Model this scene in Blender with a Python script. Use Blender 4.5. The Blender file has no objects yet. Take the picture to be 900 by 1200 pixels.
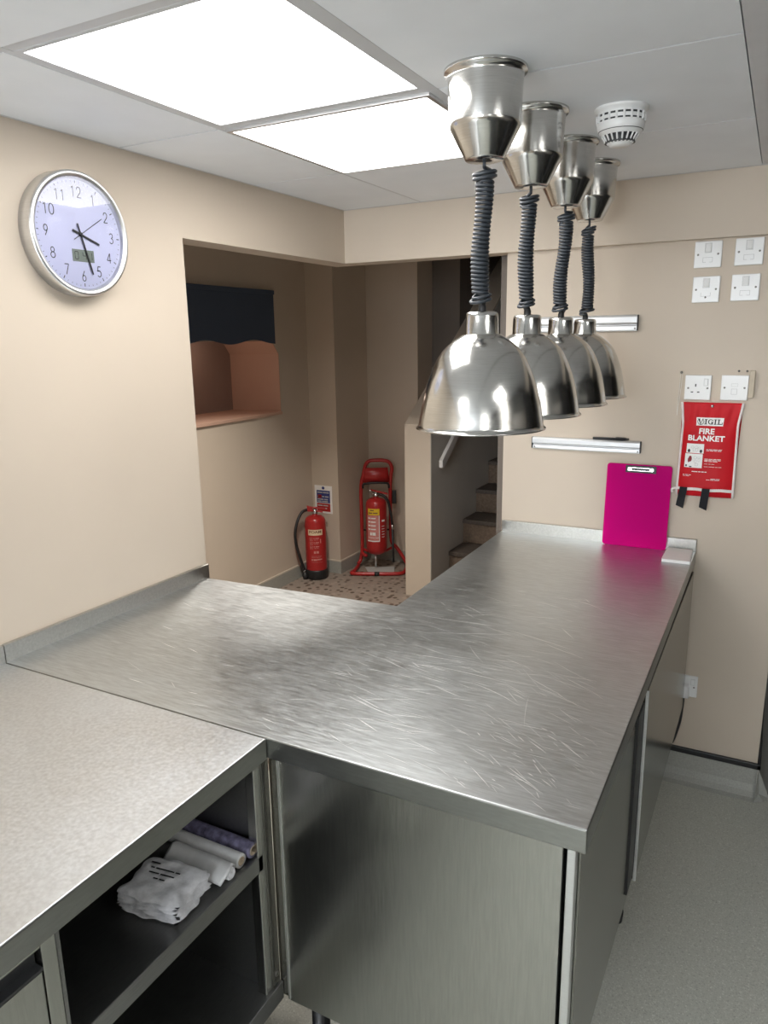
import bpy, math, random
from mathutils import Vector, Matrix
random.seed(7)
PI = math.pi
C = bpy.context.scene.collection
scene = bpy.context.scene

# ------------------------------------------------------------------ materials
def new_mat(name):
    m = bpy.data.materials.new(name); m.use_nodes = True
    nt = m.node_tree; b = nt.nodes['Principled BSDF']
    return m, nt, b

def setin(b, **kw):
    for k, v in kw.items():
        k = k.replace('_', ' ')
        if k in b.inputs: b.inputs[k].default_value = v

def c4(c): return (c[0], c[1], c[2], 1.0)

def plain(name, col, rough=.5, metal=0.0, var=.06, scale=25.0, bump=0.0, bscale=200.0, spec=.5, stretch=(1,1,1), rvar=0.0):
    m, nt, b = new_mat(name)
    setin(b, Roughness=rough, Metallic=metal)
    b.inputs['Specular IOR Level'].default_value = spec
    tc = nt.nodes.new('ShaderNodeTexCoord'); mp = nt.nodes.new('ShaderNodeMapping')
    mp.inputs['Scale'].default_value = stretch
    nt.links.new(tc.outputs['Object'], mp.inputs['Vector'])
    n = nt.nodes.new('ShaderNodeTexNoise'); n.inputs['Scale'].default_value = scale; n.inputs['Detail'].default_value = 5
    nt.links.new(mp.outputs[0], n.inputs['Vector'])
    r = nt.nodes.new('ShaderNodeValToRGB')
    r.color_ramp.elements[0].position = .3; r.color_ramp.elements[1].position = .7
    r.color_ramp.elements[0].color = c4([max(0, x*(1-var)) for x in col])
    r.color_ramp.elements[1].color = c4([min(1, x*(1+var)) for x in col])
    nt.links.new(n.outputs['Fac'], r.inputs['Fac']); nt.links.new(r.outputs['Color'], b.inputs['Base Color'])
    if rvar:
        mr = nt.nodes.new('ShaderNodeMapRange'); mr.inputs['From Min'].default_value = .3; mr.inputs['From Max'].default_value = .7
        mr.inputs['To Min'].default_value = rough-rvar; mr.inputs['To Max'].default_value = rough+rvar
        nt.links.new(n.outputs['Fac'], mr.inputs['Value']); nt.links.new(mr.outputs[0], b.inputs['Roughness'])
    if bump:
        n2 = nt.nodes.new('ShaderNodeTexNoise'); n2.inputs['Scale'].default_value = bscale; n2.inputs['Detail'].default_value = 3
        nt.links.new(mp.outputs[0], n2.inputs['Vector'])
        bp = nt.nodes.new('ShaderNodeBump'); bp.inputs['Strength'].default_value = bump; bp.inputs['Distance'].default_value = .002
        nt.links.new(n2.outputs['Fac'], bp.inputs['Height']); nt.links.new(bp.outputs[0], b.inputs['Normal'])
    return m

def emit(name, col, s):
    m, nt, b = new_mat(name)
    setin(b, Roughness=.6); b.inputs['Base Color'].default_value = (.9,.9,.9,1)
    b.inputs['Emission Color'].default_value = c4(col); b.inputs['Emission Strength'].default_value = s
    return m

def steel(name, col=(.62,.61,.585), rough=.3, stretch=(4,90,90), rv=.07, bump=.06, patch=.05, bscale=10, lo=.9, hi=1.08):
    """brushed stainless steel: fine grain along one axis, patchy polish"""
    m, nt, b = new_mat(name); setin(b, Metallic=1.0, Roughness=rough)
    tc = nt.nodes.new('ShaderNodeTexCoord'); mp = nt.nodes.new('ShaderNodeMapping'); mp.inputs['Scale'].default_value = stretch
    nt.links.new(tc.outputs['Object'], mp.inputs['Vector'])
    n = nt.nodes.new('ShaderNodeTexNoise'); n.inputs['Scale'].default_value = bscale; n.inputs['Detail'].default_value = 6
    nt.links.new(mp.outputs[0], n.inputs['Vector'])
    p = nt.nodes.new('ShaderNodeTexNoise'); p.inputs['Scale'].default_value = 5; p.inputs['Detail'].default_value = 4
    nt.links.new(tc.outputs['Object'], p.inputs['Vector'])
    mr = nt.nodes.new('ShaderNodeMapRange'); mr.inputs['From Min'].default_value = .3; mr.inputs['From Max'].default_value = .7
    mr.inputs['To Min'].default_value = -rv; mr.inputs['To Max'].default_value = rv
    nt.links.new(n.outputs['Fac'], mr.inputs['Value'])
    mr2 = nt.nodes.new('ShaderNodeMapRange'); mr2.inputs['From Min'].default_value = .3; mr2.inputs['From Max'].default_value = .7
    mr2.inputs['To Min'].default_value = rough-patch; mr2.inputs['To Max'].default_value = rough+patch
    nt.links.new(p.outputs['Fac'], mr2.inputs['Value'])
    ad = nt.nodes.new('ShaderNodeMath'); ad.operation = 'ADD'
    nt.links.new(mr.outputs[0], ad.inputs[0]); nt.links.new(mr2.outputs[0], ad.inputs[1]); nt.links.new(ad.outputs[0], b.inputs['Roughness'])
    r = nt.nodes.new('ShaderNodeValToRGB'); r.color_ramp.elements[0].position = .3; r.color_ramp.elements[1].position = .7
    r.color_ramp.elements[0].color = c4([x*lo for x in col]); r.color_ramp.elements[1].color = c4([min(1, x*hi) for x in col])
    nt.links.new(n.outputs['Fac'], r.inputs['Fac']); nt.links.new(r.outputs['Color'], b.inputs['Base Color'])
    bp = nt.nodes.new('ShaderNodeBump'); bp.inputs['Strength'].default_value = bump; bp.inputs['Distance'].default_value = .001
    nt.links.new(n.outputs['Fac'], bp.inputs['Height']); nt.links.new(bp.outputs[0], b.inputs['Normal'])
    return m

def floor_vinyl(name, col, speck_l, speck_d, scale):
    m, nt, b = new_mat(name); setin(b, Roughness=.55)
    tc = nt.nodes.new('ShaderNodeTexCoord')
    n = nt.nodes.new('ShaderNodeTexNoise'); n.inputs['Scale'].default_value = scale; n.inputs['Detail'].default_value = 2
    nt.links.new(tc.outputs['Object'], n.inputs['Vector'])
    r = nt.nodes.new('ShaderNodeValToRGB'); e = r.color_ramp.elements
    e[0].position = .30; e[0].color = c4(speck_d); e[1].position = .72; e[1].color = c4(speck_l)
    x = e.new(.42); x.color = c4(col); x = e.new(.6); x.color = c4(col)
    nt.links.new(n.outputs['Fac'], r.inputs['Fac']); nt.links.new(r.outputs['Color'], b.inputs['Base Color'])
    return m

def floor_pebble(name):
    m, nt, b = new_mat(name); setin(b, Roughness=.5)
    tc = nt.nodes.new('ShaderNodeTexCoord')
    v = nt.nodes.new('ShaderNodeTexVoronoi'); v.inputs['Scale'].default_value = 26
    nt.links.new(tc.outputs['Object'], v.inputs['Vector'])
    r = nt.nodes.new('ShaderNodeValToRGB'); e = r.color_ramp.elements; r.color_ramp.interpolation = 'CONSTANT'
    e[0].position = 0; e[0].color = (.10,.07,.052,1); e[1].position = .42; e[1].color = (.30,.245,.20,1)
    for pos, cc in ((.52,(.26,.205,.165,1)), (.62,(.34,.28,.23,1)), (.8,(.20,.16,.13,1))):
        x = e.new(pos); x.color = cc
    sp = nt.nodes.new('ShaderNodeSeparateColor'); nt.links.new(v.outputs['Color'], sp.inputs[0])
    nt.links.new(sp.outputs[0], r.inputs['Fac'])
    r2 = nt.nodes.new('ShaderNodeValToRGB'); r2.color_ramp.elements[0].position = .30; r2.color_ramp.elements[1].position = .46
    nt.links.new(v.outputs['Distance'], r2.inputs['Fac'])
    mx = nt.nodes.new('ShaderNodeMix'); mx.data_type = 'RGBA'
    nt.links.new(r2.outputs['Color'], mx.inputs['Factor']); nt.links.new(r.outputs['Color'], mx.inputs['A'])
    mx.inputs['B'].default_value = (.29,.24,.20,1)
    nt.links.new(mx.outputs['Result'], b.inputs['Base Color'])
    return m

def acrylic(name, col):
    m, nt, b = new_mat(name)
    setin(b, Roughness=.12); b.inputs['Base Color'].default_value = c4(col)
    b.inputs['Transmission Weight'].default_value = .5; b.inputs['Specular IOR Level'].default_value = .2; b.inputs['IOR'].default_value = 1.06
    tc = nt.nodes.new('ShaderNodeTexCoord'); n = nt.nodes.new('ShaderNodeTexNoise'); n.inputs['Scale'].default_value = 300
    nt.links.new(tc.outputs['Object'], n.inputs['Vector'])
    mr = nt.nodes.new('ShaderNodeMapRange'); mr.inputs['To Min'].default_value = .08; mr.inputs['To Max'].default_value = .2
    nt.links.new(n.outputs['Fac'], mr.inputs['Value']); nt.links.new(mr.outputs[0], b.inputs['Roughness'])
    return m

M = {}
M['wall'] = plain('cream paint', (.60,.515,.42), .6, var=.025, scale=2.5, bump=.05, bscale=350)
M['tile'] = plain('white vinyl ceiling tile', (.84,.87,.91), .75, var=.02, scale=8)
M['bar'] = plain('white enamelled grid bar', (.60,.61,.63), .45, var=.02)
M['gap'] = plain('shadow gap', (.10,.10,.10), .9)
M['diffuser'] = emit('lit diffuser', (1.0,.985,.96), 7.6)
M['daylight'] = emit('added window daylight', (.88,.94,1.0), 20.0)  # glow of the added window behind the camera
M['alu'] = plain('brushed aluminium', (.74,.75,.76), .32, 1.0, var=.05, scale=14, stretch=(1,40,40))
M['alu_bright'] = plain('satin anodised aluminium', (.66,.67,.68), .45, .85, var=.03, scale=14, stretch=(1,40,40))
M['top_l'] = steel('mottled stainless worktop', (.68,.70,.715), .42, (1,1,1), .05, .10, .05, 130)
M['top_p'] = steel('scratched stainless worktop', (.575,.60,.605), .40, (3,26,26), .06, .09, .03, 9, .85, 1.11)
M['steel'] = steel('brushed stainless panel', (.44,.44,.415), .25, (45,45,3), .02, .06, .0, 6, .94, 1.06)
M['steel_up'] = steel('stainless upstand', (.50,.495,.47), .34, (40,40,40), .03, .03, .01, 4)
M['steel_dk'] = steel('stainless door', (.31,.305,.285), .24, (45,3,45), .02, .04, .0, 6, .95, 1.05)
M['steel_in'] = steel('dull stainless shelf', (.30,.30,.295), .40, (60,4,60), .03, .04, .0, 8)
M['scratch'] = plain('bright scratch', (.95,.95,.94), .42, .6, var=.05)
M['lamp'] = steel('spun stainless lamp', (.60,.595,.575), .16, (3,3,170), .03, .02, .01, 7)
M['lamp'].node_tree.nodes['Principled BSDF'].inputs['Anisotropic'].default_value = .45
_t = M['lamp'].node_tree.nodes.new('ShaderNodeTangent'); _t.direction_type = 'RADIAL'; _t.axis = 'Z'
M['lamp'].node_tree.links.new(_t.outputs[0], M['lamp'].node_tree.nodes['Principled BSDF'].inputs['Tangent'])
M['lamp_in'] = plain('lamp inside', (.55,.54,.5), .4, .9)
M['bulb'] = plain('red glass lamp', (.5,.06,.03), .15)
M['rubber'] = plain('dark grey rubber cord', (.035,.042,.052), .42, var=.1)
M['black'] = plain('black plastic', (.015,.015,.016), .45)
M['white_pl'] = plain('white plastic', (.80,.80,.79), .28, var=.01)
M['white_ed'] = plain('moulded grey detail', (.52,.52,.51), .35, var=.02)
M['screw'] = plain('screw metal', (.25,.24,.22), .4, .8)
M['beige'] = plain('painted wood block', (.55,.47,.36), .55)
M['string'] = plain('white string', (.75,.72,.66), .8)
M['face'] = plain('clock face', (.58,.60,.80), .35, var=.005)
M['ink'] = plain('black ink', (.012,.012,.014), .5)
M['lcd'] = plain('liquid crystal panel', (.20,.235,.21), .25, var=.04)
M['red'] = plain('red enamel', (.42,.022,.022), .28, var=.05)
M['red_f'] = plain('red vinyl pouch', (.56,.010,.018), .5, spec=.22, var=.05, scale=12, bump=.25, bscale=28)
M['pouch_w'] = plain('white binding tape', (.82,.76,.74), .7)
M['strap'] = plain('black webbing', (.012,.012,.016), .85, bump=.4, bscale=500)
M['pap'] = plain('white print', (.92,.91,.89), .6, var=.01)
M['dred'] = plain('dark red print', (.25,.01,.02), .5)
M['cream_l'] = plain('cream label band', (.78,.62,.42), .5)
M['brown_ink'] = plain('brown ink', (.22,.10,.05), .6)
M['yellow'] = plain('yellow label', (.80,.55,.03), .5)
M['pinkp'] = plain('faded pink label', (.62,.24,.22), .55, var=.12, scale=60)
M['navy'] = plain('navy blue print', (.035,.055,.22), .5)
M['blind'] = plain('dark navy blind fabric', (.06,.085,.135), .85, var=.1, scale=300)
M['hatch'] = plain('salmon paint', (.56,.36,.27), .6, var=.03, scale=4)
M['shutter'] = plain('brown shutter board', (.30,.215,.18), .6, var=.04, scale=4)
M['cove'] = plain('grey cove vinyl', (.36,.36,.325), .6, var=.12, scale=200)
M['cove_top'] = plain('cream cove trim', (.60,.54,.45), .5)
M['floor'] = floor_vinyl('grey safety vinyl', (.52,.525,.465), (.74,.74,.68), (.36,.36,.32), 260)
M['pebble'] = floor_pebble('pebble pattern vinyl')
M['stair'] = plain('brown stair carpet', (.20,.145,.105), .9, var=.2, scale=60)
M['tread'] = plain('dark stair nosing', (.10,.08,.066), .7, var=.2, scale=60)
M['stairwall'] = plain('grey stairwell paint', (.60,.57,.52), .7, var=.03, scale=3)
M['dusk'] = plain('brown stairwell paint with painted shade', (.17,.145,.125), .7, var=.03, scale=3)  # the stairwell's dimness is put into this wall colour
M['rail_w'] = plain('white gloss handrail', (.72,.70,.68), .35)
M['acryl'] = acrylic('pink acrylic', (1.0,.008,.33))
M['chrome'] = plain('chrome', (.55,.55,.55), .25, 1.0)
M['poly'] = plain('clear polythene film', (.66,.66,.68), .3, var=.25, scale=45, bump=.6, bscale=60)
M['poly2'] = plain('frosted polythene film', (.58,.58,.58), .28, var=.12, scale=30, bump=.3, bscale=50)
M['card'] = plain('cardboard core', (.42,.34,.25), .8)
M['purple'] = plain('purple print film', (.13,.12,.19), .4, var=.6, scale=70)
M['canopy'] = steel('canopy stainless', (.34,.335,.32), .32, (60,60,4), .05, .04, .04, 6)
M['dark'] = plain('dark equipment', (.035,.036,.038), .5)
M['rightw'] = plain('washable wall board', (.20,.195,.185), .45)

# ------------------------------------------------------------------ mesh builder (everything in world metres)
class MB:
    def __init__(s): s.v, s.f, s.mi, s.sm, s.cur, s.smooth = [], [], [], [], 0, False
    def mat(s, i, smooth=False): s.cur = i; s.smooth = smooth; return s
    def _f(s, idx): s.f.append(tuple(idx)); s.mi.append(s.cur); s.sm.append(s.smooth)
    def hexa(s, p):
        o = len(s.v); s.v += [tuple(q) for q in p]
        for q in ((0,3,2,1),(4,5,6,7),(0,1,5,4),(1,2,6,5),(2,3,7,6),(3,0,4,7)): s._f([o+i for i in q])
        return s
    def box(s, a, b):
        x0,y0,z0 = a; x1,y1,z1 = b
        return s.hexa([(x0,y0,z0),(x1,y0,z0),(x1,y1,z0),(x0,y1,z0),(x0,y0,z1),(x1,y0,z1),(x1,y1,z1),(x0,y1,z1)])
    def prism(s, poly, fn, h0, h1):
        """poly 2-D counter-clockwise, fn(u,v,h)->xyz"""
        n = len(poly); o = len(s.v)
        s.v += [tuple(fn(u,v,h0)) for u,v in poly] + [tuple(fn(u,v,h1)) for u,v in poly]
        s._f([o+i for i in reversed(range(n))]); s._f([o+n+i for i in range(n)])
        for i in range(n):
            j = (i+1) % n; s._f([o+i, o+j, o+n+j, o+n+i])
        return s
    def lathe(s, prof, cen, seg=40, axis='z', caps=(False, False)):
        cx,cy,cz = cen; o = len(s.v); n = len(prof)
        for r, h in prof:
            for k in range(seg):
                a = 2*PI*k/seg; u, w = r*math.cos(a), r*math.sin(a)
                if axis == 'z': s.v.append((cx+u, cy+w, cz+h))
                elif axis == 'x': s.v.append((cx+h, cy+u, cz+w))
                else: s.v.append((cx+w, cy+h, cz+u))
        for i in range(n-1):
            for k in range(seg):
                k2 = (k+1) % seg
                s._f([o+i*seg+k, o+i*seg+k2, o+(i+1)*seg+k2, o+(i+1)*seg+k])
        if caps[0]: s._f([o+k for k in reversed(range(seg))])
        if caps[1]: s._f([o+(n-1)*seg+k for k in range(seg)])
        return s
    def tube(s, pts, r, seg=8, closed=False, cap=True):
        P = [Vector(p) for p in pts]; n = len(P); o = len(s.v)
        rs = r if isinstance(r, (list, tuple)) else [r]*n
        ref = None
        for i in range(n):
            t = (P[(i+1) % n]-P[i-1]) if closed else (P[min(i+1,n-1)]-P[max(i-1,0)])
            t.normalize()
            if ref is None:
                ref = t.orthogonal().normalized()
            ref = (ref - t*ref.dot(t))
            if ref.length < 1e-6: ref = t.orthogonal()
            ref.normalize(); bn = t.cross(ref)
            for k in range(seg):
                a = 2*PI*k/seg
                s.v.append(tuple(P[i] + (ref*math.cos(a)+bn*math.sin(a))*rs[i]))
        for i in range(n if closed else n-1):
            j = (i+1) % n
            for k in range(seg):
                k2 = (k+1) % seg
                s._f([o+i*seg+k, o+i*seg+k2, o+j*seg+k2, o+j*seg+k])
        if cap and not closed:
            s._f([o+k for k in reversed(range(seg))]); s._f([o+(n-1)*seg+k for k in range(seg)])
        return s
    def faces(s, V, F):
        o = len(s.v); s.v += [tuple(q) for q in V]
        for f in F: s._f([o+i for i in f])
        return s
    def build(s, name, mats, parent=None, origin=None, bevel=0, seg=2):
        if not isinstance(mats, (list, tuple)): mats = [mats]
        if parent is not None: org = Vector(parent.get('_org', parent.location)); 
        else:
            if origin is None:
                xs = [q[0] for q in s.v]; ys = [q[1] for q in s.v]; zs = [q[2] for q in s.v]
                origin = ((min(xs)+max(xs))/2, (min(ys)+max(ys))/2, min(zs))
            org = Vector(origin)
        me = bpy.data.meshes.new(name)
        me.from_pydata([tuple(Vector(q)-org) for q in s.v], [], s.f)
        for m in mats: me.materials.append(m)
        for i, p in enumerate(me.polygons): p.material_index = s.mi[i]; p.use_smooth = s.sm[i]
        me.update()
        o = bpy.data.objects.new(name, me); C.objects.link(o)
        if parent is not None: o.parent = parent; o['_org'] = list(org)
        else: o.location = org
        if bevel:
            b = o.modifiers.new('bevel', 'BEVEL'); b.width = bevel; b.segments = seg; b.limit_method = 'ANGLE'; b.angle_limit = math.radians(40)
        return o

def tag(o, label, cat, group=None):
    o['label'] = label; o['category'] = cat
    if group: o['group'] = group
    return o
def thing(name, label, cat, loc, group=None):
    o = bpy.data.objects.new(name, None); C.objects.link(o); o.location = loc; o['_org'] = list(loc)
    o.empty_display_size = .05
    return tag(o, label, cat, group)
def struct(name, mb, mats, **kw):
    o = mb.build(name, mats, **kw); o['kind'] = 'structure'; return o
def dup(root, delta, label, swap=None):
    r = root.copy(); C.objects.link(r); r.location = Vector(root.location)+Vector(delta); r['label'] = label
    for ch in list(root.children):
        c = ch.copy(); C.objects.link(c); c.parent = r
        if swap and ch.name.split('.')[0] in swap: c.data = swap[ch.name.split('.')[0]]
        for g in list(ch.children):
            d = g.copy(); C.objects.link(d); d.parent = c
    return r

def text_geo(txt, size, bold=0.0, align='CENTER', sx=1.0):
    """flat letter outlines (x right, y up) from the built-in font"""
    cu = bpy.data.curves.new('lettering', 'FONT'); cu.body = txt; cu.size = size; cu.align_x = align
    cu.offset = bold; cu.resolution_u = 3; cu.fill_mode = 'FRONT'
    ob = bpy.data.objects.new('lettering', cu); C.objects.link(ob)
    dg = bpy.context.evaluated_depsgraph_get(); dg.update()
    me = ob.evaluated_get(dg).to_mesh()
    V = [(v.co.x*sx, v.co.y) for v in me.vertices]; F = [tuple(p.vertices) for p in me.polygons]
    ob.evaluated_get(dg).to_mesh_clear(); bpy.data.objects.remove(ob); bpy.data.curves.remove(cu)
    return V, F

# key dimensions
H, ZB, YK, YB, YO = 2.1549, 1.9525, 2.9024, 2.9347, 1.9608
ZT = .90

# ------------------------------------------------------------------ room shell
mb = MB(); mb.box((-.03,-2.7,-.06), (3.5,3.0347,0)); mb.box((1.6,3.03,-.06), (3.5,4.6,0))
mb.box((.5,1.9,-.06),(1.7,3.03,-.0005))
struct('floor', mb, M['floor'])
mb = MB(); mb.box((-1.95,.9,-.06), (-.03,6.0,-.0002)); mb.box((-.03,1.9,-.061),(.72,7.3,-.0003))
struct('floor_corridor', mb, M['pebble'])

mb = MB()
mb.box((-.1,-2.7,0), (0,YO,H)); mb.box((-.1,YO,ZB), (0,YK+.1,H))
struct('wall_left', mb, M['wall'])
mb = MB()
mb.box((.6775,YB,0), (1.667,YB+.10,ZB+.02)); mb.box((0,YK,ZB), (3.5,YK+.1,H))
mb.box((1.567,YB+.10,0), (1.667,4.5,H))
struct('wall_back', mb, M['wall'])
mb = MB(); mb.box((1.667,4.5,0),(3.5,4.6,H)); struct('wall_far', mb, M['rightw'])
WX0, WX1, WZ0, WZ1 = .15, 1.95, 1.35, 2.10  # unseen window behind the camera, added to fill the kitchen with light
mb = MB(); mb.box((-.1,-2.8,0),(3.6,-2.7,WZ0)); mb.box((-.1,-2.8,WZ1),(3.6,-2.7,H)); mb.box((-.1,-2.8,WZ0),(WX0,-2.7,WZ1)); mb.box((WX1,-2.8,WZ0),(3.6,-2.7,WZ1))
struct('wall_front', mb, M['wall'])
mb = MB()
for k in range(4):
    x_ = WX0+(WX1-WX0-.05)*k/3; mb.box((x_,-2.77,WZ0),(x_+.05,-2.72,WZ1))
mb.box((WX0,-2.77,WZ0),(WX1,-2.72,WZ0+.05)); mb.box((WX0,-2.77,WZ1-.05),(WX1,-2.72,WZ1))
struct('window_added_frame', mb, M['white_pl'])
mb = MB(); mb.faces([(WX0,-2.75,WZ0),(WX1,-2.75,WZ0),(WX1,-2.75,WZ1),(WX0,-2.75,WZ1)][::-1], [(0,1,2,3)])
struct('window_added_pane', mb, M['daylight'])
mb = MB(); mb.box((3.5,-2.7,0),(3.6,4.6,H)); struct('wall_right', mb, M['rightw'])

# suspended ceiling: tiles with shadow gaps between enamelled bars
xb = [(0,.0)] ; xlines = [(.333,.357),(.900,.924),(1.500,1.545),(2.10,2.124),(2.69,2.714),(3.28,3.304)]
p = .5765; ylines = [(1.738+p*k-.012, 1.738+p*k+.012) for k in range(-7, 5)]
xc = [0.0]; 
for a,b in xlines: xc += [a,b]
xc.append(3.5)
yc = [-2.7]
for a,b in ylines:
    yc += [a,b]
yc = [y for y in yc if y < YK-.0005 or y > YK+.2]
cells = []
light_cells = []
ycells = []
prev = -2.7
for a,b in ylines:
    if prev < YK and a > YK: ycells += [(prev, YK)]
    elif a <= YK: ycells.append((prev, a))
    prev = b
xcells = []; prev = 0.0
for a,b in xlines: xcells.append((prev,a)); prev = b
xcells.append((prev,3.5))
LIGHTS = []
g = .0022
mb = MB(); mbar = MB()
for i,(xa,xe) in enumerate(xcells):
    for j,(ya,ye) in enumerate(ycells):
        lit = (i == 1 and abs(ye-1.726) < .02) or (i == 1 and abs(ya-1.75) < .02) or (i == 1 and abs(ye-(1.726-3*p)) < .02) or (i == 4 and abs(ye-(1.726-4*p)) < .02) or (i == 4 and abs(ye-(1.726-1*p)) < .02) 
        if lit: LIGHTS.append((xa,xe,ya,ye)); continue
        ex0 = 0 if xa in (0.0,.924,1.545) else .0105; ex1 = 0 if xe in (.900,1.500,3.5) else .0105
        front = i == 1 and abs(ye-1.15) < .02
        ey0 = 0 if ya < -2.6 else .0105; ey1 = 0 if (front or ye == YK) else .0105
        mb.mat(0).box((xa+g-ex0-(0 if not ex0 else -.0005),ya+g-ey0,H-.0009), (xe-g+ex1,ye-g+ey1,H+.016))
mb.mat(2).box((-.1,-2.7,H+.10),(3.6,3.0,H+.13)); 
for a,b in xlines: mb.mat(1).box((a,-2.7,H+(0 if a < 1.6 else .009)),(b,YK,H+.03))
for a,b in ylines:
    if b < YK:
        pr = 0.0
        for i_,(xa,xe) in enumerate(xcells): mb.mat(1).box((xa,a,H+(.0006 if i_ == 1 else .009)),(xe,b,H+.03))
mb.mat(1).box((0,-2.7,H-.001),(.010,YK,H+.02)); mb.box((.010,YK-.010,H-.001),(3.5,YK,H+.02))
mb.mat(2).box((-.1,-2.72,H),(0,3.0,H+.1)); mb.box((0,YK,H),(3.5,YK+.1,H+.1))
struct('ceiling', mb, [M['tile'], M['bar'], M['gap']])
mb = MB(); mb.box((1.5,3.0,H),(3.6,4.6,H+.1)); struct('ceiling_far', mb, M['tile'])

LIT = ['large lit ceiling light panel nearest the camera, above the clock wall',
       'smaller-looking lit ceiling light panel near the back beam, beyond the nearest panel']
def ceiling_light(xa,xe,ya,ye,label,drop):
    t = thing('ceiling_light', label, 'light', ((xa+xe)/2,(ya+ye)/2,H+.03), 'square lit ceiling panels')
    w = .011; f = MB()
    for a,b in (((xa,ya),(xa+w,ye)),((xe-w,ya),(xe,ye)),((xa+w,ya),(xe-w,ya+w)),((xa+w,ye-w),(xe-w,ye))):
        f.box((a[0],a[1],H-drop),(b[0],b[1],H+.05))
    f.box((xa,ya,H+.05),(xe,ye,H+.06))
    f.build('frame', M['alu'] if drop else M['bar'], t)
    d = MB(); d.box((xa+w,ya+w,H+.004-drop),(xe-w,ye-w,H+.012)); d.build('diffuser', M['diffuser'], t)
    return t
LIGHTS.sort(key=lambda q: (q[0] > 1, -q[2]))
for k,(xa,xe,ya,ye) in enumerate(LIGHTS):  # panels outside the view are added as fill light
    if xa < 1 and ya > 1.7: ceiling_light(xa,xe,ya,ye, LIT[1], .006)
    elif xa < 1 and ya > 1.0: ceiling_light(xa,xe,ya,ye, LIT[0], 0)
    elif xa < 1: ceiling_light(xa,xe,ya,ye, 'unseen lit ceiling light panel added behind the camera over the left worktop', 0)
    elif ya < -1: ceiling_light(xa,xe,ya,ye, 'unseen lit ceiling light panel added at the far front of the kitchen', 0)
    else: ceiling_light(xa,xe,ya,ye, 'unseen lit ceiling light panel added on the right side in front of the canopy', 0)

# coved skirting with black capping along the back wall's right end
mb = MB()
cv = [(0,0)]+[(.045-.045*math.sin(a*PI/12), .045-.045*math.cos(a*PI/12)) for a in range(0,7)]+[(.004,.112),(0,.112)]
prof = [(0,0),(.05,0),(.030,.006),(.014,.020),(.006,.045),(.005,.112),(0,.112)]
mb.prism(prof, lambda u,v,h: (h, YB-u, v), .70, 1.667)
mb.prism([(0,0),(0,.112),(.005,.112),(.006,.045),(.014,.020),(.030,.006),(.05,0)], lambda u,v,h: (1.667+u, h, v), YB-.0, 4.5)
mb.faces([(1.667,YB,0),(1.717,YB,0),(1.667,YB-.05,0),(1.697,YB-.03,.0),(1.672,YB-.005,.112),(1.672,YB,.112),(1.667,YB-.005,.112),(1.681,YB-.014,.02)],
         [(1,3,7),(3,2,7),(7,4,5,1),(2,6,4,7)])
struct('baseboard_right', mb, M['cove'])
mb = MB(); mb.box((.70,YB-.011,.110),(1.679,YB+.001,.132)); mb.box((1.666,YB-.011,.110),(1.679,4.5,.132))
mb.box((1.668,YB-.009,.132),(1.676,YB+.03,.215))
struct('trim_1', mb, M['black'], bevel=.003)

# ------------------------------------------------------------------ corridor beyond the opening
XC = -1.30
HA, HB, HZ0, HZ1 = 3.0, 4.213, 1.19, 1.655
mb = MB()
mb.box((XC-.42,.9,0),(XC,HA,2.5)); mb.box((XC-.42,HA,0),(XC,HB,HZ0)); mb.box((XC-.42,HA,HZ1),(XC,HB,2.5)); mb.box((XC-.42,HB,0),(XC,4.55,2.5))
mb.prism([(HB,HZ1),(HB-.07,HZ1),(HB,HZ1-.085)], lambda u,v,h: (h,u,v), XC-.42, XC)
mb.box((XC-.42,4.55,0),(-1.08,5.0,2.5))
struct('wall_corridor', mb, M['wall'])
mb = MB(); mb.box((XC-.42,5.0,0),(-.67,5.1,2.5)); mb.box((-.77,5.1,0),(-.67,5.25,2.5)); struct_end = True
struct('wall_corridor_end', mb, M['wall'])
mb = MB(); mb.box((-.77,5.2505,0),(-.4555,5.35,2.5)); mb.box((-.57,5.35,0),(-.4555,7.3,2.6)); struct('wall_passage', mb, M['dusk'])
mb = MB(); mb.box((-1.72,.8,0),(-.1,.9,2.5)); struct('wall_corridor_near', mb, M['wall'])
mb = MB(); mb.box((-1.8,.8,2.4),(.8,5.4,2.5)); struct('ceiling_corridor', mb, M['tile'])
# hatch recess: salmon reveals, sill and closed shutter
mb = MB(); e = .002
mb.box((XC-.40,HB-.004,HZ0),(XC+.001,HB-.0005,HZ1-.085)); mb.box((XC-.40,HA,HZ0-.012),(XC+.012,HB,HZ0+.006))
mb.prism([(HB-.0005,HZ1-.087),(HB-.068,HZ1-.003),(HB-.074,HZ1-.003),(HB-.006,HZ1-.087)], lambda u,v,h: (h,u,v), XC-.40, XC+.001)
mb.box((XC-.40,HA,HZ1-.004),(XC,HB-.07,HZ1-.0005))
mb.mat(1).box((XC-.42,HA,HZ0),(XC-.40,HB,HZ1))
struct('window_1', mb, [M['hatch'], M['shutter']])
# scalloped blind
bt = thing('scalloped_blind', 'dark navy blind with a wavy lower edge over the serving hatch', 'blind', (XC+.03,3.6,1.64))
N = 60; y0, y1 = 2.95, 4.150
mb = MB(); pts = [(y0,1.955)]
low = []
for i in range(N+1):
    y = y0+(y1-y0)*i/N
    low.append((y, 1.634+.013*(1-math.cos(2*PI*(y1-y)/.44))))
poly = low+[(y1,1.955),(y0,1.955)]
mb.prism(poly, lambda u,v,h: (h,u,v), XC+.022, XC+.026); mb.build('fabric', M['blind'], bt)
mb = MB(); mb.box((XC+.0005,y0,1.935),(XC+.034,y1+.003,1.962)); mb.build('head_rail', M['blind'], bt, bevel=.004)
mb = MB(); mb.tube([(XC+.024,y,z+.003) for y,z in low], .0035, 6); mb.build('hem', M['blind'], bt)

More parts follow.
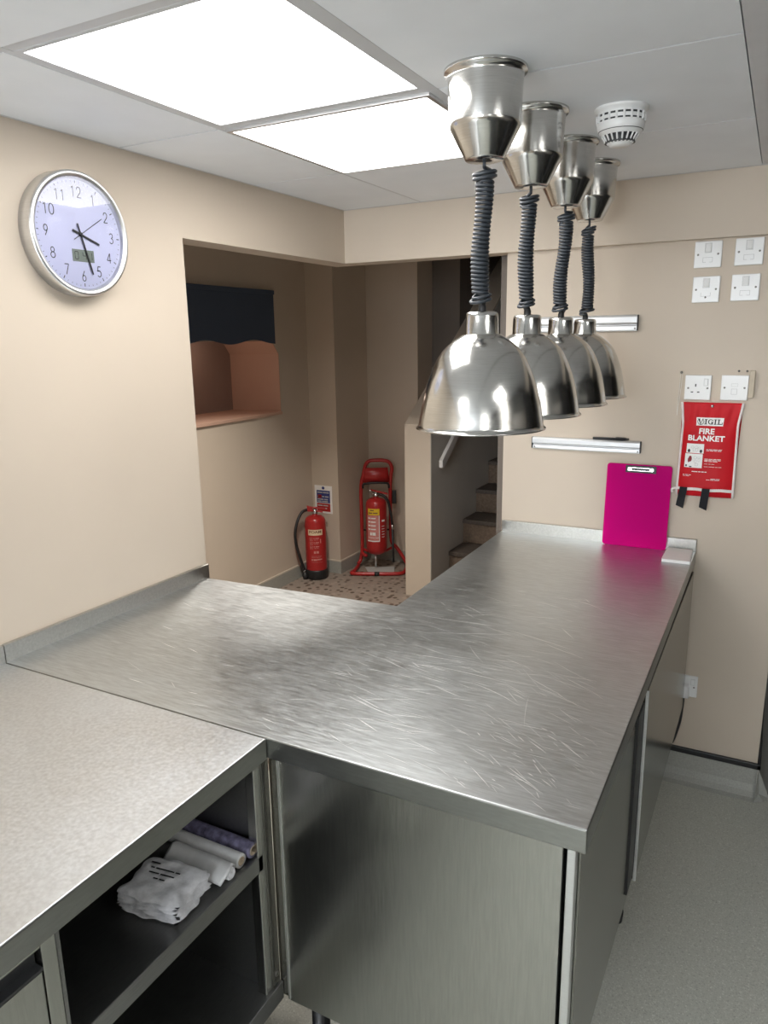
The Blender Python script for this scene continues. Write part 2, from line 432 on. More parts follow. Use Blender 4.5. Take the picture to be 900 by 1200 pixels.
# skirtings in the corridor
def skirt(name, segs):
    mb = MB()
    for (a,b,nx,ny) in segs:
        d = .008
        lo = (min(a[0],b[0])+min(0,nx*d), min(a[1],b[1])+min(0,ny*d)); hi = (max(a[0],b[0])+max(0,nx*d), max(a[1],b[1])+max(0,ny*d))
        mb.mat(0).box((lo[0],lo[1],0),(hi[0],hi[1],.088)); mb.mat(1).box((lo[0],lo[1],.088),(hi[0],hi[1],.098))
    struct(name, mb, [M['cove'],M['cove_top']])
skirt('baseboard_corridor', [((XC,.9),(XC,4.542),1,0), ((XC,4.55),(-1.072,4.55),0,-1), ((-1.08,4.55),(-1.08,4.992),1,0), ((-1.08,5.0),(-.67,5.0),0,-1)])

# half wall beside the stairs, sloped cap
mb = MB()
prof = [(4.35,0),(6.4,0),(6.4,2.47),(4.35,1.130)]
mb.prism(prof, lambda u,v,h: (h,u,v), -.455, -.276)
struct('wall_stair', mb, M['wall'])
mb = MB(); mb.box((-.2755,4.352,0),(-.2725,6.9,1.0))
mb = MB()
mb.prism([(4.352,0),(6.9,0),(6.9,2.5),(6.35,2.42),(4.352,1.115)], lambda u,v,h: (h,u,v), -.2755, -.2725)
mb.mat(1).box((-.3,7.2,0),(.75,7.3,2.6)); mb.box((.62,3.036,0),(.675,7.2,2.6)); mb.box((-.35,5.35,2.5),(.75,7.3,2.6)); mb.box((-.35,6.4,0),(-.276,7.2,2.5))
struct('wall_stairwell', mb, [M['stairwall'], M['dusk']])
st = thing('staircase', 'brown carpeted stairs climbing behind the cream half wall', 'stairs', (.17,4.4,0))
zn, yn = .075, 4.385
for k in range(9):
    y, z = yn+.250*k, zn+.169*k
    m_ = MB(); m_.mat(0).box((-.272,y+.012,max(0,z-.169)),(.619,min(y+.40,7.19),z-.03)); m_.mat(1).box((-.272,y,z-.03),(.619,y+.262,z))
    m_.build('step', [M['stair'],M['tread']], st, bevel=.004)
hr = MB()
hr.prism([(4.40,.857),(4.43,.857),(6.3,2.14),(6.3,2.20),(4.40,.905)], lambda u,v,h: (h,u,v), -.240, -.215)
ht = thing('handrail', 'white handrail sloping up the inner side of the half wall', 'handrail', (-.23,4.42,.86))
hr.build('rail', M['rail_w'], ht, bevel=.004)
for y in (4.55,5.4,6.1): hb = MB(); hb.tube([(-.2724,y,.83+.69*(y-4.43)+.03),(-.235,y,.83+.69*(y-4.43)+.03),(-.228,y,.87+.69*(y-4.43)+.02)], .006, 8); hb.build('bracket', M['rail_w'], ht)

# ------------------------------------------------------------------ worktops
def scratch_ribbons(mb, n, region, lens, zz):
    for _ in range(n):
        x = random.uniform(*region[0]); y = random.uniform(*region[1])
        cl = random.random()
        a = random.gauss(-.55,.20) if (x > 1.12 and cl < .8) else random.gauss(-.02,.24)
        L = random.uniform(*lens)*(1 if random.random() < .8 else 1.8); k = random.gauss(0, 1.1)
        w = random.choice((.0003,.0004,.0005,.0006,.0009)); pts = []
        m = 7
        for i in range(m+1):
            s = L*i/m; pts.append((x,y)); a2 = a + k*s; x += math.cos(a2)*L/m; y += math.sin(a2)*L/m
        if not all(.71 < q[0] < 1.398 and 1.235 < q[1] < 2.9 or (.03 < q[0] < 1.39 and 1.235 < q[1] < 1.95) for q in pts): continue
        V, F = [], []
        for i,(px,py) in enumerate(pts):
            aa = a + k*L*i/m; ww = w*math.sin(PI*(i+.4)/(m+.8))
            V += [(px-math.sin(aa)*ww, py+math.cos(aa)*ww, zz),(px+math.sin(aa)*ww, py-math.cos(aa)*ww, zz)]
        for i in range(m): F.append((2*i+1,2*i+3,2*i+2,2*i))
        mb.faces(V,F)

wt = thing('worktop', 'scratched stainless steel worktop turning the corner under the hanging lamps', 'worktop', (.9,1.8,.855))
M['top_e'] = steel('worktop edge dim reflection', (.33,.335,.32), .32, (8,8,40), .02, .04, .0, 5, .95, 1.05)  # the edges' dark reflection is put into this steel colour
outer = [(0.0008,1.2225),(1.410,1.2225),(1.402,2.9345),(.681,2.9345),(.690,1.983),(.0008,1.945)]
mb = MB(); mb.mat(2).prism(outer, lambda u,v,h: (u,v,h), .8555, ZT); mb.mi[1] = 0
mb.mat(1)
scratch_ribbons(mb, 190, ((.72,1.36),(1.25,1.75)), (.02,.09), ZT+.00025)
scratch_ribbons(mb, 110, ((.72,1.25),(1.6,2.3)), (.03,.14), ZT+.00025)
scratch_ribbons(mb, 50, ((1.15,1.38),(1.25,1.5)), (.008,.04), ZT+.00025)
scratch_ribbons(mb, 40, ((.1,.8),(1.25,1.9)), (.02,.06), ZT+.00025)
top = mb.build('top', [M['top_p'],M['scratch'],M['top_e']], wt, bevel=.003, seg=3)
mb = MB(); mb.box((.682,YB-.0125,ZT-.01),(1.403,YB-.0004,ZT+.0445)); mb.build('upstand', M['steel_up'], wt, bevel=.0025)
mb = MB(); mb.box((.0006,1.2240,ZT-.01),(.0135,1.9595,ZT+.0445)); mb.build('upstand', M['steel_up'], wt, bevel=.0025)

wl = thing('worktop', 'pale mottled stainless steel worktop along the clock wall, nearest the camera', 'worktop', (.4,.2,.855))
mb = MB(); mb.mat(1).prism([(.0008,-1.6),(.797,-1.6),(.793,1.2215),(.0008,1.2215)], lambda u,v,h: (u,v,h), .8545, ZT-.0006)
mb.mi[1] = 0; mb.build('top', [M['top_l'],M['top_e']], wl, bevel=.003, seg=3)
mb = MB(); mb.box((.0006,-1.6,ZT-.01),(.0135,1.2228,ZT+.044)); mb.build('upstand', M['steel_up'], wl, bevel=.0025)

# open shelf unit under the left worktop
su = thing('shelf_unit', 'open stainless shelf unit holding bags under the left worktop', 'shelves', (.4,.98,0))
YA, YE, XF = .747, 1.2195, .775
mb = MB(); mb.box((.03,YA,.26),(.045,YE,.854)); mb.build('back_panel', M['steel_in'], su)
mb = MB(); mb.box((.046,YE-.006,.30),(.752,YE-.0005,.854)); mb.build('side_panel', M['steel_in'], su)
mb = MB(); mb.box((.046,YA,.26),(XF-.002,YA+.006,.854)); mb.build('side_panel', M['steel_in'], su)
mb = MB(); mb.prism([(.046,.642),(XF-.025,.642),(XF,.642),(XF,.606),(XF-.006,.606),(XF-.006,.636),(.046,.636)][::-1], lambda u,v,h: (u,h,v), YA+.007, YE-.007)
mb.build('shelf', M['steel_in'], su, bevel=.0015)
mb = MB(); mb.prism([(.046,.306),(XF+.008,.306),(XF+.008,.262),(XF+.002,.262),(XF+.002,.300),(.046,.300)][::-1], lambda u,v,h: (u,h,v), YA+.007, YE+.026)
mb.build('bottom_shelf', M['steel_in'], su, bevel=.0015)
mb = MB(); mb.box((XF-.022,YE-.022,.3065),(XF,YE+.0,.854)); mb.box((XF-.022,YE+.001,.3065),(XF+.0,YE+.024,.8545))
mb.build('post', M['steel'], su, bevel=.0015)
mb = MB(); mb.box((XF+.0005,YE+.0,.308),(XF+.003,YE+.022,.8543)); mb.build('post_flange', M['steel_dk'], su)
mb = MB(); mb.lathe([(.006,0),(.006,.002),(.002,.003)], (XF+.003,YE+.011,.335), 12, 'x'); mb.build('rivet', M['screw'], su)
for (x,y) in ((.74,1.19),(.08,1.19),(.74,.78),(.08,.78)):
    mb = MB(); mb.mat(0,True).lathe([(.022,0),(.024,.03),(.020,.034),(.020,.2615)], (x,y,0), 20, caps=(True,True)); mb.build('foot', M['black'], su)

# drawer unit
du = thing('drawer_unit', 'stainless drawer unit with recessed grip at the lower left', 'drawers', (.4,.3,0))
mb = MB(); mb.box((.03,-.4,.26),(XF-.022,.7455,.8535)); mb.mat(0).box((XF-.022,.7215,.26),(XF,.7455,.8535)); mb.box((XF-.022,-.4,.834),(XF,.7215,.8535)); mb.box((XF-.022,.20,.26),(XF,.225,.834))
mb.build('carcass', M['steel'], du, bevel=.0015)
mb = MB(); mb.box((XF-.016,.228,.27),(XF+.002,.7185,.800)); dr = mb.build('drawer', M['steel'], du, bevel=.002)
mb = MB(); mb.mat(0).prism([(XF-.018,.801),(XF+.004,.801),(XF+.004,.806),(XF-.012,.806),(XF-.012,.828),(XF-.018,.828)], lambda u,v,h:(u,h,v), .7185, .228)
mb.build('grip', M['dark'], dr)
for (x,y) in ((.72,.70),(.08,.70),(.72,-.35),(.08,-.35)):
    mb = MB(); mb.mat(0,True).lathe([(.022,0),(.024,.03),(.020,.034),(.020,.2595)], (x,y,0), 20, caps=(True,True)); mb.build('foot', M['black'], du)

# sliding door cupboard under the peninsula
cu = thing('sliding_door_cupboard', 'stainless cupboard with sliding doors under the scratched worktop', 'cupboard', (1.1,2.1,0))
mb = MB(); mb.box((.801,1.243,.265),(1.369,1.262,.854)); mb.build('front_panel', M['steel'], cu, bevel=.002)
mb = MB(); mb.box((.7985,1.2405,.27),(.803,1.243,.854)); mb.build('edge_strip', M['alu'], cu)
mb = MB(); mb.box((.7755,1.2465,.27),(.7980,1.262,.8535)); mb.build('filler_strip', M['steel_dk'], cu)
mb = MB(); mb.box((1.375,1.243,.268),(1.3895,1.262,.854)); mb.build('corner_strip', M['alu'], cu, bevel=.0015)
mb = MB()
mb.box((.80,1.262,.28),(1.352,1.275,.853)); mb.box((.70,2.0,.28),(.712,2.925,.853)); mb.box((.71,2.91,.28),(1.352,2.925,.853))
mb.box((.80,1.27,.28),(1.352,2.92,.295)); mb.box((.70,1.9,.28),(.80,2.92,.295)); mb.box((.801,1.27,.296),(.812,2.0,.853))
mb.box((1.352,1.265,.833),(1.372,2.925,.854)); mb.box((1.352,1.265,.28),(1.372,2.925,.30))
mb.build('carcass', M['dark'], cu)
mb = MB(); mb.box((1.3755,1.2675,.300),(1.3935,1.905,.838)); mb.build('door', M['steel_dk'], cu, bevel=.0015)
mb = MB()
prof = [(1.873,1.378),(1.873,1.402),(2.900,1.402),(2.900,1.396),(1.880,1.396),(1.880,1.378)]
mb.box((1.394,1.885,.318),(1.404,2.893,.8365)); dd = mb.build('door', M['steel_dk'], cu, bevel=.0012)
mb = MB(); mb.box((1.399,1.8795,.318),(1.4065,1.8845,.8365)); mb.build('edge_grip', M['alu'], dd, bevel=.001)
mb = MB(); mb.box((1.3936,1.800,.335),(1.3985,1.8790,.806)); mb.build('recess', M['black'], cu)
for (x,y) in ((.84,1.30),(1.33,1.30),(.84,2.1),(1.33,2.1),(.84,2.85),(1.33,2.85)):
    mb = MB(); mb.mat(0,True).lathe([(.022,0),(.024,.03),(.020,.034),(.020,.2795)], (x,y,0), 20, caps=(True,True)); mb.build('foot', M['black'], cu)

# ------------------------------------------------------------------ heat lamps
LX = 1.05; LYS = [1.684,1.996,2.310,2.600]
def heat_lamp_parts(t, x, y, seed, only_cord=False):
    rnd = random.Random(seed)
    if not only_cord:
        # ceiling cup (world coords)
        prof = [(.081,2.1540),(.0815,2.1500),(.080,2.1465),(.0745,2.1455),(.0735,2.138),(.0725,2.120),(.0705,2.058),(.0695,2.052),(.0670,2.047),(.0395,1.996),(.0375,1.993),(.012,1.992),(.0,1.992)]
        cu_ = MB(); cu_.mat(0,True).lathe([(r,z) for r,z in reversed(prof)], (x,y,0), 56)
        cu_.build('ceiling_cup', M['lamp'], t)
        sh = MB(); seg = 72
        outer_ = [(.0372,1.6575),(.0400,1.6565),(.0500,1.6505),(.0620,1.6425),(.0722,1.6340),(.0815,1.6245),(.0925,1.6085),(.1025,1.5885),(.1105,1.568),(.1172,1.5475),(.1225,1.526),(.1270,1.504),(.1302,1.486),(.1322,1.4735),(.1335,1.468),(.1362,1.4655),(.1378,1.4645),(.1380,1.4625),(.1362,1.4618)]
        inner_ = [(r-.0022,z-.0012) for r,z in reversed(outer_[:-3])]
        sh.mat(0,True).lathe(list(reversed(outer_)), (x,y,0), seg)
        sh.mat(1,True).lathe([(r,z) for r,z in reversed([(.1362,1.4618)]+inner_)], (x,y,0), seg)
        s_ = sh.build('lamp_shade', [M['lamp'],M['lamp_in']], t)
        nk = MB(); nk.mat(0,True).lathe(list(reversed([(.0,1.7035),(.026,1.7035),(.0305,1.7020),(.0330,1.6985),(.0338,1.694),(.0350,1.6590),(.0362,1.6562)])), (x,y,0), 48)
        nk.build('neck', M['lamp'], t)
        bl = MB(); bl.mat(0,True).lathe([(.002,1.500),(.030,1.503),(.046,1.515),(.052,1.535),(.046,1.56),(.028,1.60),(.020,1.63),(.020,1.656)], (x,y,0), 28)
        bl.build('bulb', M['bulb'], t)
    # coiled cord
    cd = MB(); pts = []
    turns = 31; z0, z1 = 1.974, 1.722; R = .0152
    ph = rnd.uniform(0,6); amp = rnd.uniform(.004,.008); sx = rnd.choice((-1,1))
    def axis(s):
        return (x + .006*math.cos(ph)*(1-s) + amp*math.sin(ph+4.6*s)*math.sin(PI*s)*1.0 - .004*s*sx, y + amp*.6*math.cos(ph*1.7+5*s)*math.sin(PI*s))
    pts += [(x,y,1.993),(x,y,1.985),(x,y,1.980)]
    n = turns*13
    loose = rnd.uniform(.9,1.3)
    for i in range(n+1):
        s = i/n
        # looser turns near both ends
        w = s + .018*math.sin(2*PI*s)*0
        ax, ay = axis(s); a = 2*PI*turns*s+ph
        rr = R*(1+ (.28 if s < .07 or s > .95 else 0)*loose + .06*math.sin(9*s+ph))
        zt = z0+(z1-z0)*s + (.006*math.sin(a+.6) if (s < .08 or s > .94) else .0007*math.sin(a))
        pts.append((ax+rr*math.cos(a), ay+rr*math.sin(a), zt))
    lx, ly, lz = pts[-1]
    pts += [((lx+x)/2,(ly+y)/2,1.716),(x,y,1.711),(x,y,1.7036)]
    cd.mat(0,True).tube(pts, .0038, 6)
    o = cd.build('coiled_cord', M['rubber'], t)
    g2 = MB(); g2.mat(0,True).lathe([(.0085,1.703),(.0085,1.712),(.006,1.720),(.004,1.722)], (x,y,0), 16); g2.build('cord_grip', M['black'], t)
    return o
LBL = ['brushed steel dome heat lamp on a coiled cord, nearest the camera of the row',
       'brushed steel dome heat lamp on a coiled cord, second nearest in the row',
       'brushed steel dome heat lamp on a coiled cord, third from the camera in the row',
       'brushed steel dome heat lamp on a coiled cord, farthest, nearest the back wall']
hl = thing('heat_lamp', LBL[0], 'lamp', (LX,LYS[0],2.1545), 'row of dome heat lamps over the worktop')
heat_lamp_parts(hl, LX, LYS[0], 3)
for k in (1,2,3):
    t = thing('heat_lamp', LBL[k], 'lamp', (LX,LYS[k],2.1545), 'row of dome heat lamps over the worktop')
    for ch in hl.children:
        if ch.name.split('.')[0] in ('coiled_cord','cord_grip'): continue
        c = ch.copy(); C.objects.link(c); c.parent = t
    heat_lamp_parts(t, LX, LYS[k], 11+5*k, True)

# ------------------------------------------------------------------ smoke detector
sd = thing('smoke_detector', 'white round smoke detector on the ceiling behind the lamp cups', 'smoke detector', (1.232,2.078,H))
def L(mb, prof, cen, seg=48, **k): return mb.mat(mb.cur,True).lathe(prof, cen, seg, **k)
sx_, sy_ = 1.232, 2.078
mb = MB(); L(mb, [(.0,H-.081),(.018,H-.081),(.024,H-.078),(.026,H-.074)], (sx_,sy_,0)); mb.build('sensor_cap', M['white_pl'], sd)
mb = MB(); L(mb, [(.040,H-.058),(.046,H-.054),(.051,H-.047),(.0525,H-.040),(.0525,H-.0315)], (sx_,sy_,0)); L(mb, [(.0525,H-.028),(.053,H-.0205)], (sx_,sy_,0)); L(mb, [(.054,H-.0165),(.0545,H-.010),(.059,H-.007),(.060,H-.003),(.060,H+.0018)], (sx_,sy_,0)); mb.build('housing', M['white_pl'], sd)
mb = MB(); L(mb, [(.033,H-.073),(.034,H-.056),(.0495,H-.050),(.0495,H-.004)], (sx_,sy_,0)); L(mb,[(.0,H-.073),(.034,H-.073)],(sx_,sy_,0)); mb.build('dark_chamber', M['dark'], sd)
mb = MB(); mv = MB()
for k in range(20):
    a = 2*PI*k/20; ca, sa = math.cos(a), math.sin(a)
    mb.tube([(sx_+.0255*ca,sy_+.0255*sa,H-.0745),(sx_+.034*ca,sy_+.034*sa,H-.068),(sx_+.041*ca,sy_+.041*sa,H-.057)], .0021, 6)
    mv.tube([(sx_+.0525*ca,sy_+.0525*sa,H-.0325),(sx_+.0532*ca,sy_+.0532*sa,H-.0155)], .0028, 6)
mb.build('grille', M['white_pl'], sd); mv.build('louvre', M['white_pl'], sd)

# ------------------------------------------------------------------ wall clock on the left wall (faces +x)
CY, CZ, CR = 1.5577, 1.9160, .1480
ck = thing('wall_clock', 'round silver-rimmed wall clock with a small digital panel', 'clock', (0,CY,CZ-.148))
mb = MB(); mb.mat(0,True).lathe(list([(.146,.0004),(.148,.002),(.148,.036),(.1475,.0405),(.1455,.0440),(.1415,.0450),(.1355,.0430),(.1300,.0375),(.1290,.0330)]), (0,CY,CZ), 96, 'x')
mb.build('rim', M['alu'], ck)
mb = MB(); mb.mat(0,False).lathe([(.1305,.0305),(.1305,.0330),(.0,.0330)], (0,CY,CZ), 96, 'x'); mb.build('face', M['face'], ck)
FX = .0333
def clk(u, v): return (FX, CY+u, CZ+v)     # u to the right (towards +y), v up
STROKE = {
 '0': [[(.5+.5*math.cos(a*PI/12), .5*1.0+.5*math.sin(a*PI/12)) for a in range(0,25)]],
 '1': [[(.2,.82),(.55,1),(.55,0)]],
 '2': [[(.08,.72),(.12,.86),(.28,.97),(.5,1),(.72,.96),(.88,.84),(.9,.68),(.8,.5),(.05,0),(.95,0)]],
 '3': [[(.1,.86),(.3,.98),(.55,1),(.8,.92),(.86,.76),(.76,.6),(.5,.53)],[(.5,.53),(.8,.46),(.92,.28),(.82,.1),(.55,0),(.28,.02),(.06,.16)]],
 '4': [[(.72,0),(.72,1),(.02,.28),(.98,.28)]],
 '5': [[(.85,1),(.25,1),(.14,.52),(.35,.6),(.6,.6),(.82,.5),(.92,.32),(.84,.12),(.6,0),(.3,.01),(.08,.14)]],
 '6': [[(.68,1),(.28,.58),(.12,.36),(.14,.16),(.3,.03),(.5,0),(.72,.04),(.88,.18),(.88,.38),(.72,.54),(.5,.57),(.28,.52),(.14,.38)]],
 '7': [[(.05,1),(.92,1),(.3,0)]],
 '8': [[(.5+.36*math.cos(a*PI/10), .77+.23*math.sin(a*PI/10)) for a in range(0,21)],[(.5+.46*math.cos(a*PI/10), .27+.27*math.sin(a*PI/10)) for a in range(0,21)]],
 '9': [[(.32,0),(.72,.42),(.88,.64),(.86,.84),(.7,.97),(.5,1),(.28,.96),(.12,.82),(.12,.62),(.28,.46),(.5,.43),(.72,.48),(.86,.62)]],
}
def ribbon(mb, pts, w, fn):
    n = len(pts)
    V, F = [], []
    for i in range(n):
        a = pts[max(0,i-1)]; b = pts[min(n-1,i+1)]; dx, dy = b[0]-a[0], b[1]-a[1]; l = math.hypot(dx,dy) or 1
        nx, ny = -dy/l*w/2, dx/l*w/2
        V += [fn(pts[i][0]+nx, pts[i][1]+ny), fn(pts[i][0]-nx, pts[i][1]-ny)]
    for i in range(n-1): F.append((2*i+1,2*i+3,2*i+2,2*i))
    mb.faces(V,F)
def strokes(mb, txt, cx, cy, h, w, fn, gap=.35, asp=.62):
    tot = len(txt)*h*asp+(len(txt)-1)*h*gap*.5
    x = cx-tot/2
    for ch in txt:
        for pl in STROKE[ch]: 
            for i in range(len(pl)-1):
                ribbon(mb, [(x+pl[i][0]*h*asp, cy-h/2+pl[i][1]*h),(x+pl[i+1][0]*h*asp, cy-h/2+pl[i+1][1]*h)], w, fn)
        x += h*asp+h*gap*.5
mb = MB()
for n_ in range(1,13):
    a = PI/2-n_*PI/6
    strokes(mb, str(n_), .099*math.cos(a), .099*math.sin(a), .0245, .0022, clk, asp=.55 if n_ != 1 else .55)
for k in range(60):
    a = PI/2-k*PI/30; r0, r1, w = (.1165,.1245,.0022) if k % 5 == 0 else (.1205,.1245,.0010)
    if k % 5 == 0 and (k//5) in (9,10,11,12,0,8): r0 = .1195
    ribbon(mb, [(r0*math.cos(a),r0*math.sin(a)),(r1*math.cos(a),r1*math.sin(a))], w, clk)
mb.build('numerals', M['ink'], ck)
LP = (.004,-.0505)
mb = MB(); mb.box((.0320,CY+LP[0]-.033,CZ+LP[1]-.0145),(.0340,CY+LP[0]+.033,CZ+LP[1]+.0145)); lc = mb.build('digital_panel', M['lcd'], ck, bevel=.0006)
mb = MB()
def clk2(u,v): return (.0343, CY+LP[0]+u, CZ+LP[1]+v)
SEG = {'0':'abcdef','4':'bcfg','1':'bc'}
SG = {'a':((-.4,1),(.4,1)),'b':((.45,.95),(.45,.05)),'c':((.45,-.05),(.45,-.95)),'d':((-.4,-1),(.4,-1)),'e':((-.45,-.05),(-.45,-.95)),'f':((-.45,.95),(-.45,.05)),'g':((-.4,0),(.4,0))}
for ch, u in (('0',-.021),('4',.003),('1',.021)):
    for q in SEG[ch]:
        a_, b_ = SG[q]; ribbon(mb, [(u+a_[0]*.011,a_[1]*.0088),(u+b_[0]*.011,b_[1]*.0088)], .0018, clk2)
mb.build('digits', M['ink'], lc)
def hand(name, ang, tail, tip, w, x):
    mb = MB(); d = (math.sin(ang), math.cos(ang)); n_ = (d[1],-d[0])
    P = []
    for s, ww in ((-tail,w),(tip*.9,w),(tip,w*.8)): P.append((d[0]*s+n_[0]*ww/2, d[1]*s+n_[1]*ww/2))
    for s, ww in ((tip,w*.8),(tip*.9,w),(-tail,w)): P.append((d[0]*s-n_[0]*ww/2, d[1]*s-n_[1]*ww/2))
    mb.prism(P[::-1], lambda u,v,h: (h, CY+u, CZ+v), x, x+.0008); return mb.build(name, M['ink'], ck)
hand('hour_hand', math.radians(360*(3.45/12)+6), .024, .060, .0055, .0348)
hand('minute_hand', math.radians(27.3*6), .026, .098, .0042, .0360)
hand('second_hand', math.radians(9.6*6), .026, .082, .0014, .0372)
mb = MB(); mb.mat(0,True).lathe([(.0045,.0334),(.0045,.0384),(.0,.0386)], (0,CY,CZ), 16, 'x'); mb.build('hub', M['ink'], ck)
mg = bpy.data.materials.new('clock glass'); mg.use_nodes = True; nt = mg.node_tree; nt.nodes.clear()
oN = nt.nodes.new('ShaderNodeOutputMaterial'); gl = nt.nodes.new('ShaderNodeBsdfGlossy'); gl.inputs['Roughness'].default_value = .02
tr = nt.nodes.new('ShaderNodeBsdfTransparent'); mx = nt.nodes.new('ShaderNodeMixShader'); fr = nt.nodes.new('ShaderNodeFresnel'); fr.inputs['IOR'].default_value = 1.45
nt.links.new(fr.outputs[0], mx.inputs[0]); nt.links.new(tr.outputs[0], mx.inputs[1]); nt.links.new(gl.outputs[0], mx.inputs[2]); nt.links.new(mx.outputs[0], oN.inputs[0])
mb = MB(); mb.mat(0,False).lathe([(.1325,.0405),(.0,.0405)], (0,CY,CZ), 96, 'x'); mb.build('glass', mg, ck)

# ------------------------------------------------------------------ electrical plates on the back wall (face -y)
def wp(x, z, d): return (x, YB-d, z)
def plate_base(t, cx, cz, w=.083, d=.0085):
    mb = MB(); mb.box((cx-w/2,YB-d,cz-w/2),(cx+w/2,YB-.0004,cz+w/2)); mb.build('plate', M['white_pl'], t, bevel=.0025, seg=3)
def screws(t, cx, cz, off=.0302, dz=0, d=.0085):
    for s in (-1,1):
        mb = MB(); mb.mat(0,True).lathe([(.0,-d-.0008),(.003,-d-.0008),(.0034,-d+.0002)], (cx+s*off,YB,cz+dz), 12, 'y'); mb.build('screw', M['screw'], t)
def outline(mb, x0, x1, z0, z1, w, d):
    for a,b in (((x0,z0),(x1,z0+w)),((x0,z1-w),(x1,z1)),((x0,z0),(x0+w,z1)),((x1-w,z0),(x1,z1))):
        mb.box((a[0],YB-d,a[1]),(b[0],YB-d+.001,b[1]))
def fused(cx, cz, label, kind=0):
    t = thing('fused_switch', label, 'switch', (cx,YB,cz-.0415), 'four fused switches under the beam')
    plate_base(t, cx, cz); screws(t, cx, cz)
    mb = MB(); outline(mb, cx-.0105, cx+.0105, cz+.005, cz+.035, .0012, .0092); mb.build('switch_frame', M['white_ed'], t)
    mb = MB(); mb.hexa([(cx-.0085,YB-.0135,cz+.007),(cx+.0085,YB-.0135,cz+.007),(cx+.0085,YB-.008,cz+.007),(cx-.0085,YB-.008,cz+.007),
                        (cx-.0085,YB-.0105,cz+.033),(cx+.0085,YB-.0105,cz+.033),(cx+.0085,YB-.008,cz+.033),(cx-.0085,YB-.008,cz+.033)])
    mb.build('rocker', M['white_pl'], t, bevel=.001)
    if kind == 0:
        mb = MB(); outline(mb, cx-.015, cx+.015, cz-.025, cz-.009, .0012, .0092); mb.build('fuse_carrier', M['white_ed'], t)
        mb = MB(); mb.box((cx-.005,YB-.0098,cz-.026),(cx+.005,YB-.0080,cz-.020)); mb.build('fuse_notch', M['white_pl'], t)
    else:
        mb = MB(); mb.prism([(-.015,-.022),(.015,-.022),(.015,-.010),(.0138,-.010),(.0138,-.0208),(-.0138,-.0208),(-.0138,-.010),(-.015,-.010)], lambda u,v,h: (cx+u,YB-h,cz+v), .008, .0090); mb.build('fuse_carrier', M['white_ed'], t)
        mb = MB(); mb.mat(0,True).lathe([(.0,-.0095),(.0028,-.0095),(.0032,-.008)], (cx,YB,cz-.025), 12, 'y'); mb.build('cord_hole', M['screw'], t)
fused(1.3625,1.9050,'white fused switch plate, upper left of the four under the beam')
fused(1.4835,1.9065,'white fused switch plate, upper right of the four under the beam')
fused(1.3645,1.7950,'white fused switch plate, lower left of the four, with a round cord hole',1)
fused(1.4815,1.7965,'white fused switch plate, lower right of the four under the beam')

def socket(cx, cz, label, plugged=False):
    t = thing('power_socket', label, 'socket', (cx,YB,cz-.0415)); plate_base(t, cx, cz); screws(t, cx, cz, .0302, -.002)
    mb = MB(); outline(mb, cx+.018, cx+.032, cz+.006, cz+.030, .0010, .0092); mb.build('switch_frame', M['white_ed'], t)
    mb = MB(); mb.box((cx+.0195,YB-.0125,cz+.008),(cx+.0305,YB-.008,cz+.0285)); mb.build('rocker', M['white_pl'], t, bevel=.001)
    if not plugged:
        mb = MB(); mb.box((cx-.009,YB-.0089,cz+.003),(cx-.005,YB-.008,cz+.012)); mb.box((cx-.021,YB-.0089,cz-.017),(cx-.0135,YB-.008,cz-.0135)); mb.box((cx-.001,YB-.0089,cz-.017),(cx+.0065,YB-.008,cz-.0135))
        mb.build('pin_holes', M['black'], t)
socket(1.3640,1.4755,'white single power socket with switch, above the red fire blanket')
socket(1.4040,.3845,'white low power socket with a plug in it, beside the cupboard', True)
t = thing('network_socket', 'white network socket plate, right of the upper power socket', 'socket', (1.477,YB,1.4348))
cx, cz = 1.4770, 1.4762; plate_base(t, cx, cz); screws(t, cx, cz)
mb = MB(); outline(mb, cx-.009, cx+.009, cz-.022, cz-.003, .0012, .0092); mb.build('jack', M['white_ed'], t)
mb = MB(); outline(mb, cx-.010, cx+.010, cz+.004, cz+.014, .0008, .0090); mb.build('label_window', M['white_ed'], t)

mb = MB(); mb.box((1.5195,YB-.016,1.4450),(1.5360,YB-.0004,1.5330))
tag(mb.build('wooden_block', M['beige'], bevel=.0015), 'small beige painted block behind the network socket', 'block')
for x,lb in ((1.4855,'tiny dark screw in the wall, left of the two above the network socket'),(1.5105,'tiny dark screw in the wall, right one beside the beige block')):
    mb = MB(); mb.mat(0,True).lathe([(.0,-.006),(.0030,-.0055),(.0036,-.003),(.0016,-.002),(.0016,-.0004)], (x,YB,1.5310), 12, 'y'); tag(mb.build('wall_screw', M['screw']), lb, 'screw')
nl = MB(); nl.mat(0,True).lathe([(.0,-.014),(.0045,-.0135),(.0045,-.012),(.002,-.0115),(.002,-.0004)], (1.3095,YB,1.5260), 12, 'y')
tag(nl.build('nail', M['screw']), 'dark nail in the wall with a string hanging from it', 'nail')
mb = MB(); mb.tube([(1.3095,YB-.0075,1.5285),(1.3125,YB-.0075,1.523),(1.3115,YB-.006,1.48),(1.3085,YB-.006,1.435),(1.3060,YB-.005,1.405),(1.3040,YB-.005,1.38)], .0010, 6)
mb.tube([(1.3095,YB-.0075,1.5285),(1.3068,YB-.0075,1.523),(1.3055,YB-.006,1.47),(1.3030,YB-.005,1.43),(1.3040,YB-.005,1.38)], .0010, 6)
tag(mb.build('string', M['string']), 'thin white string hanging from the nail left of the socket', 'string')

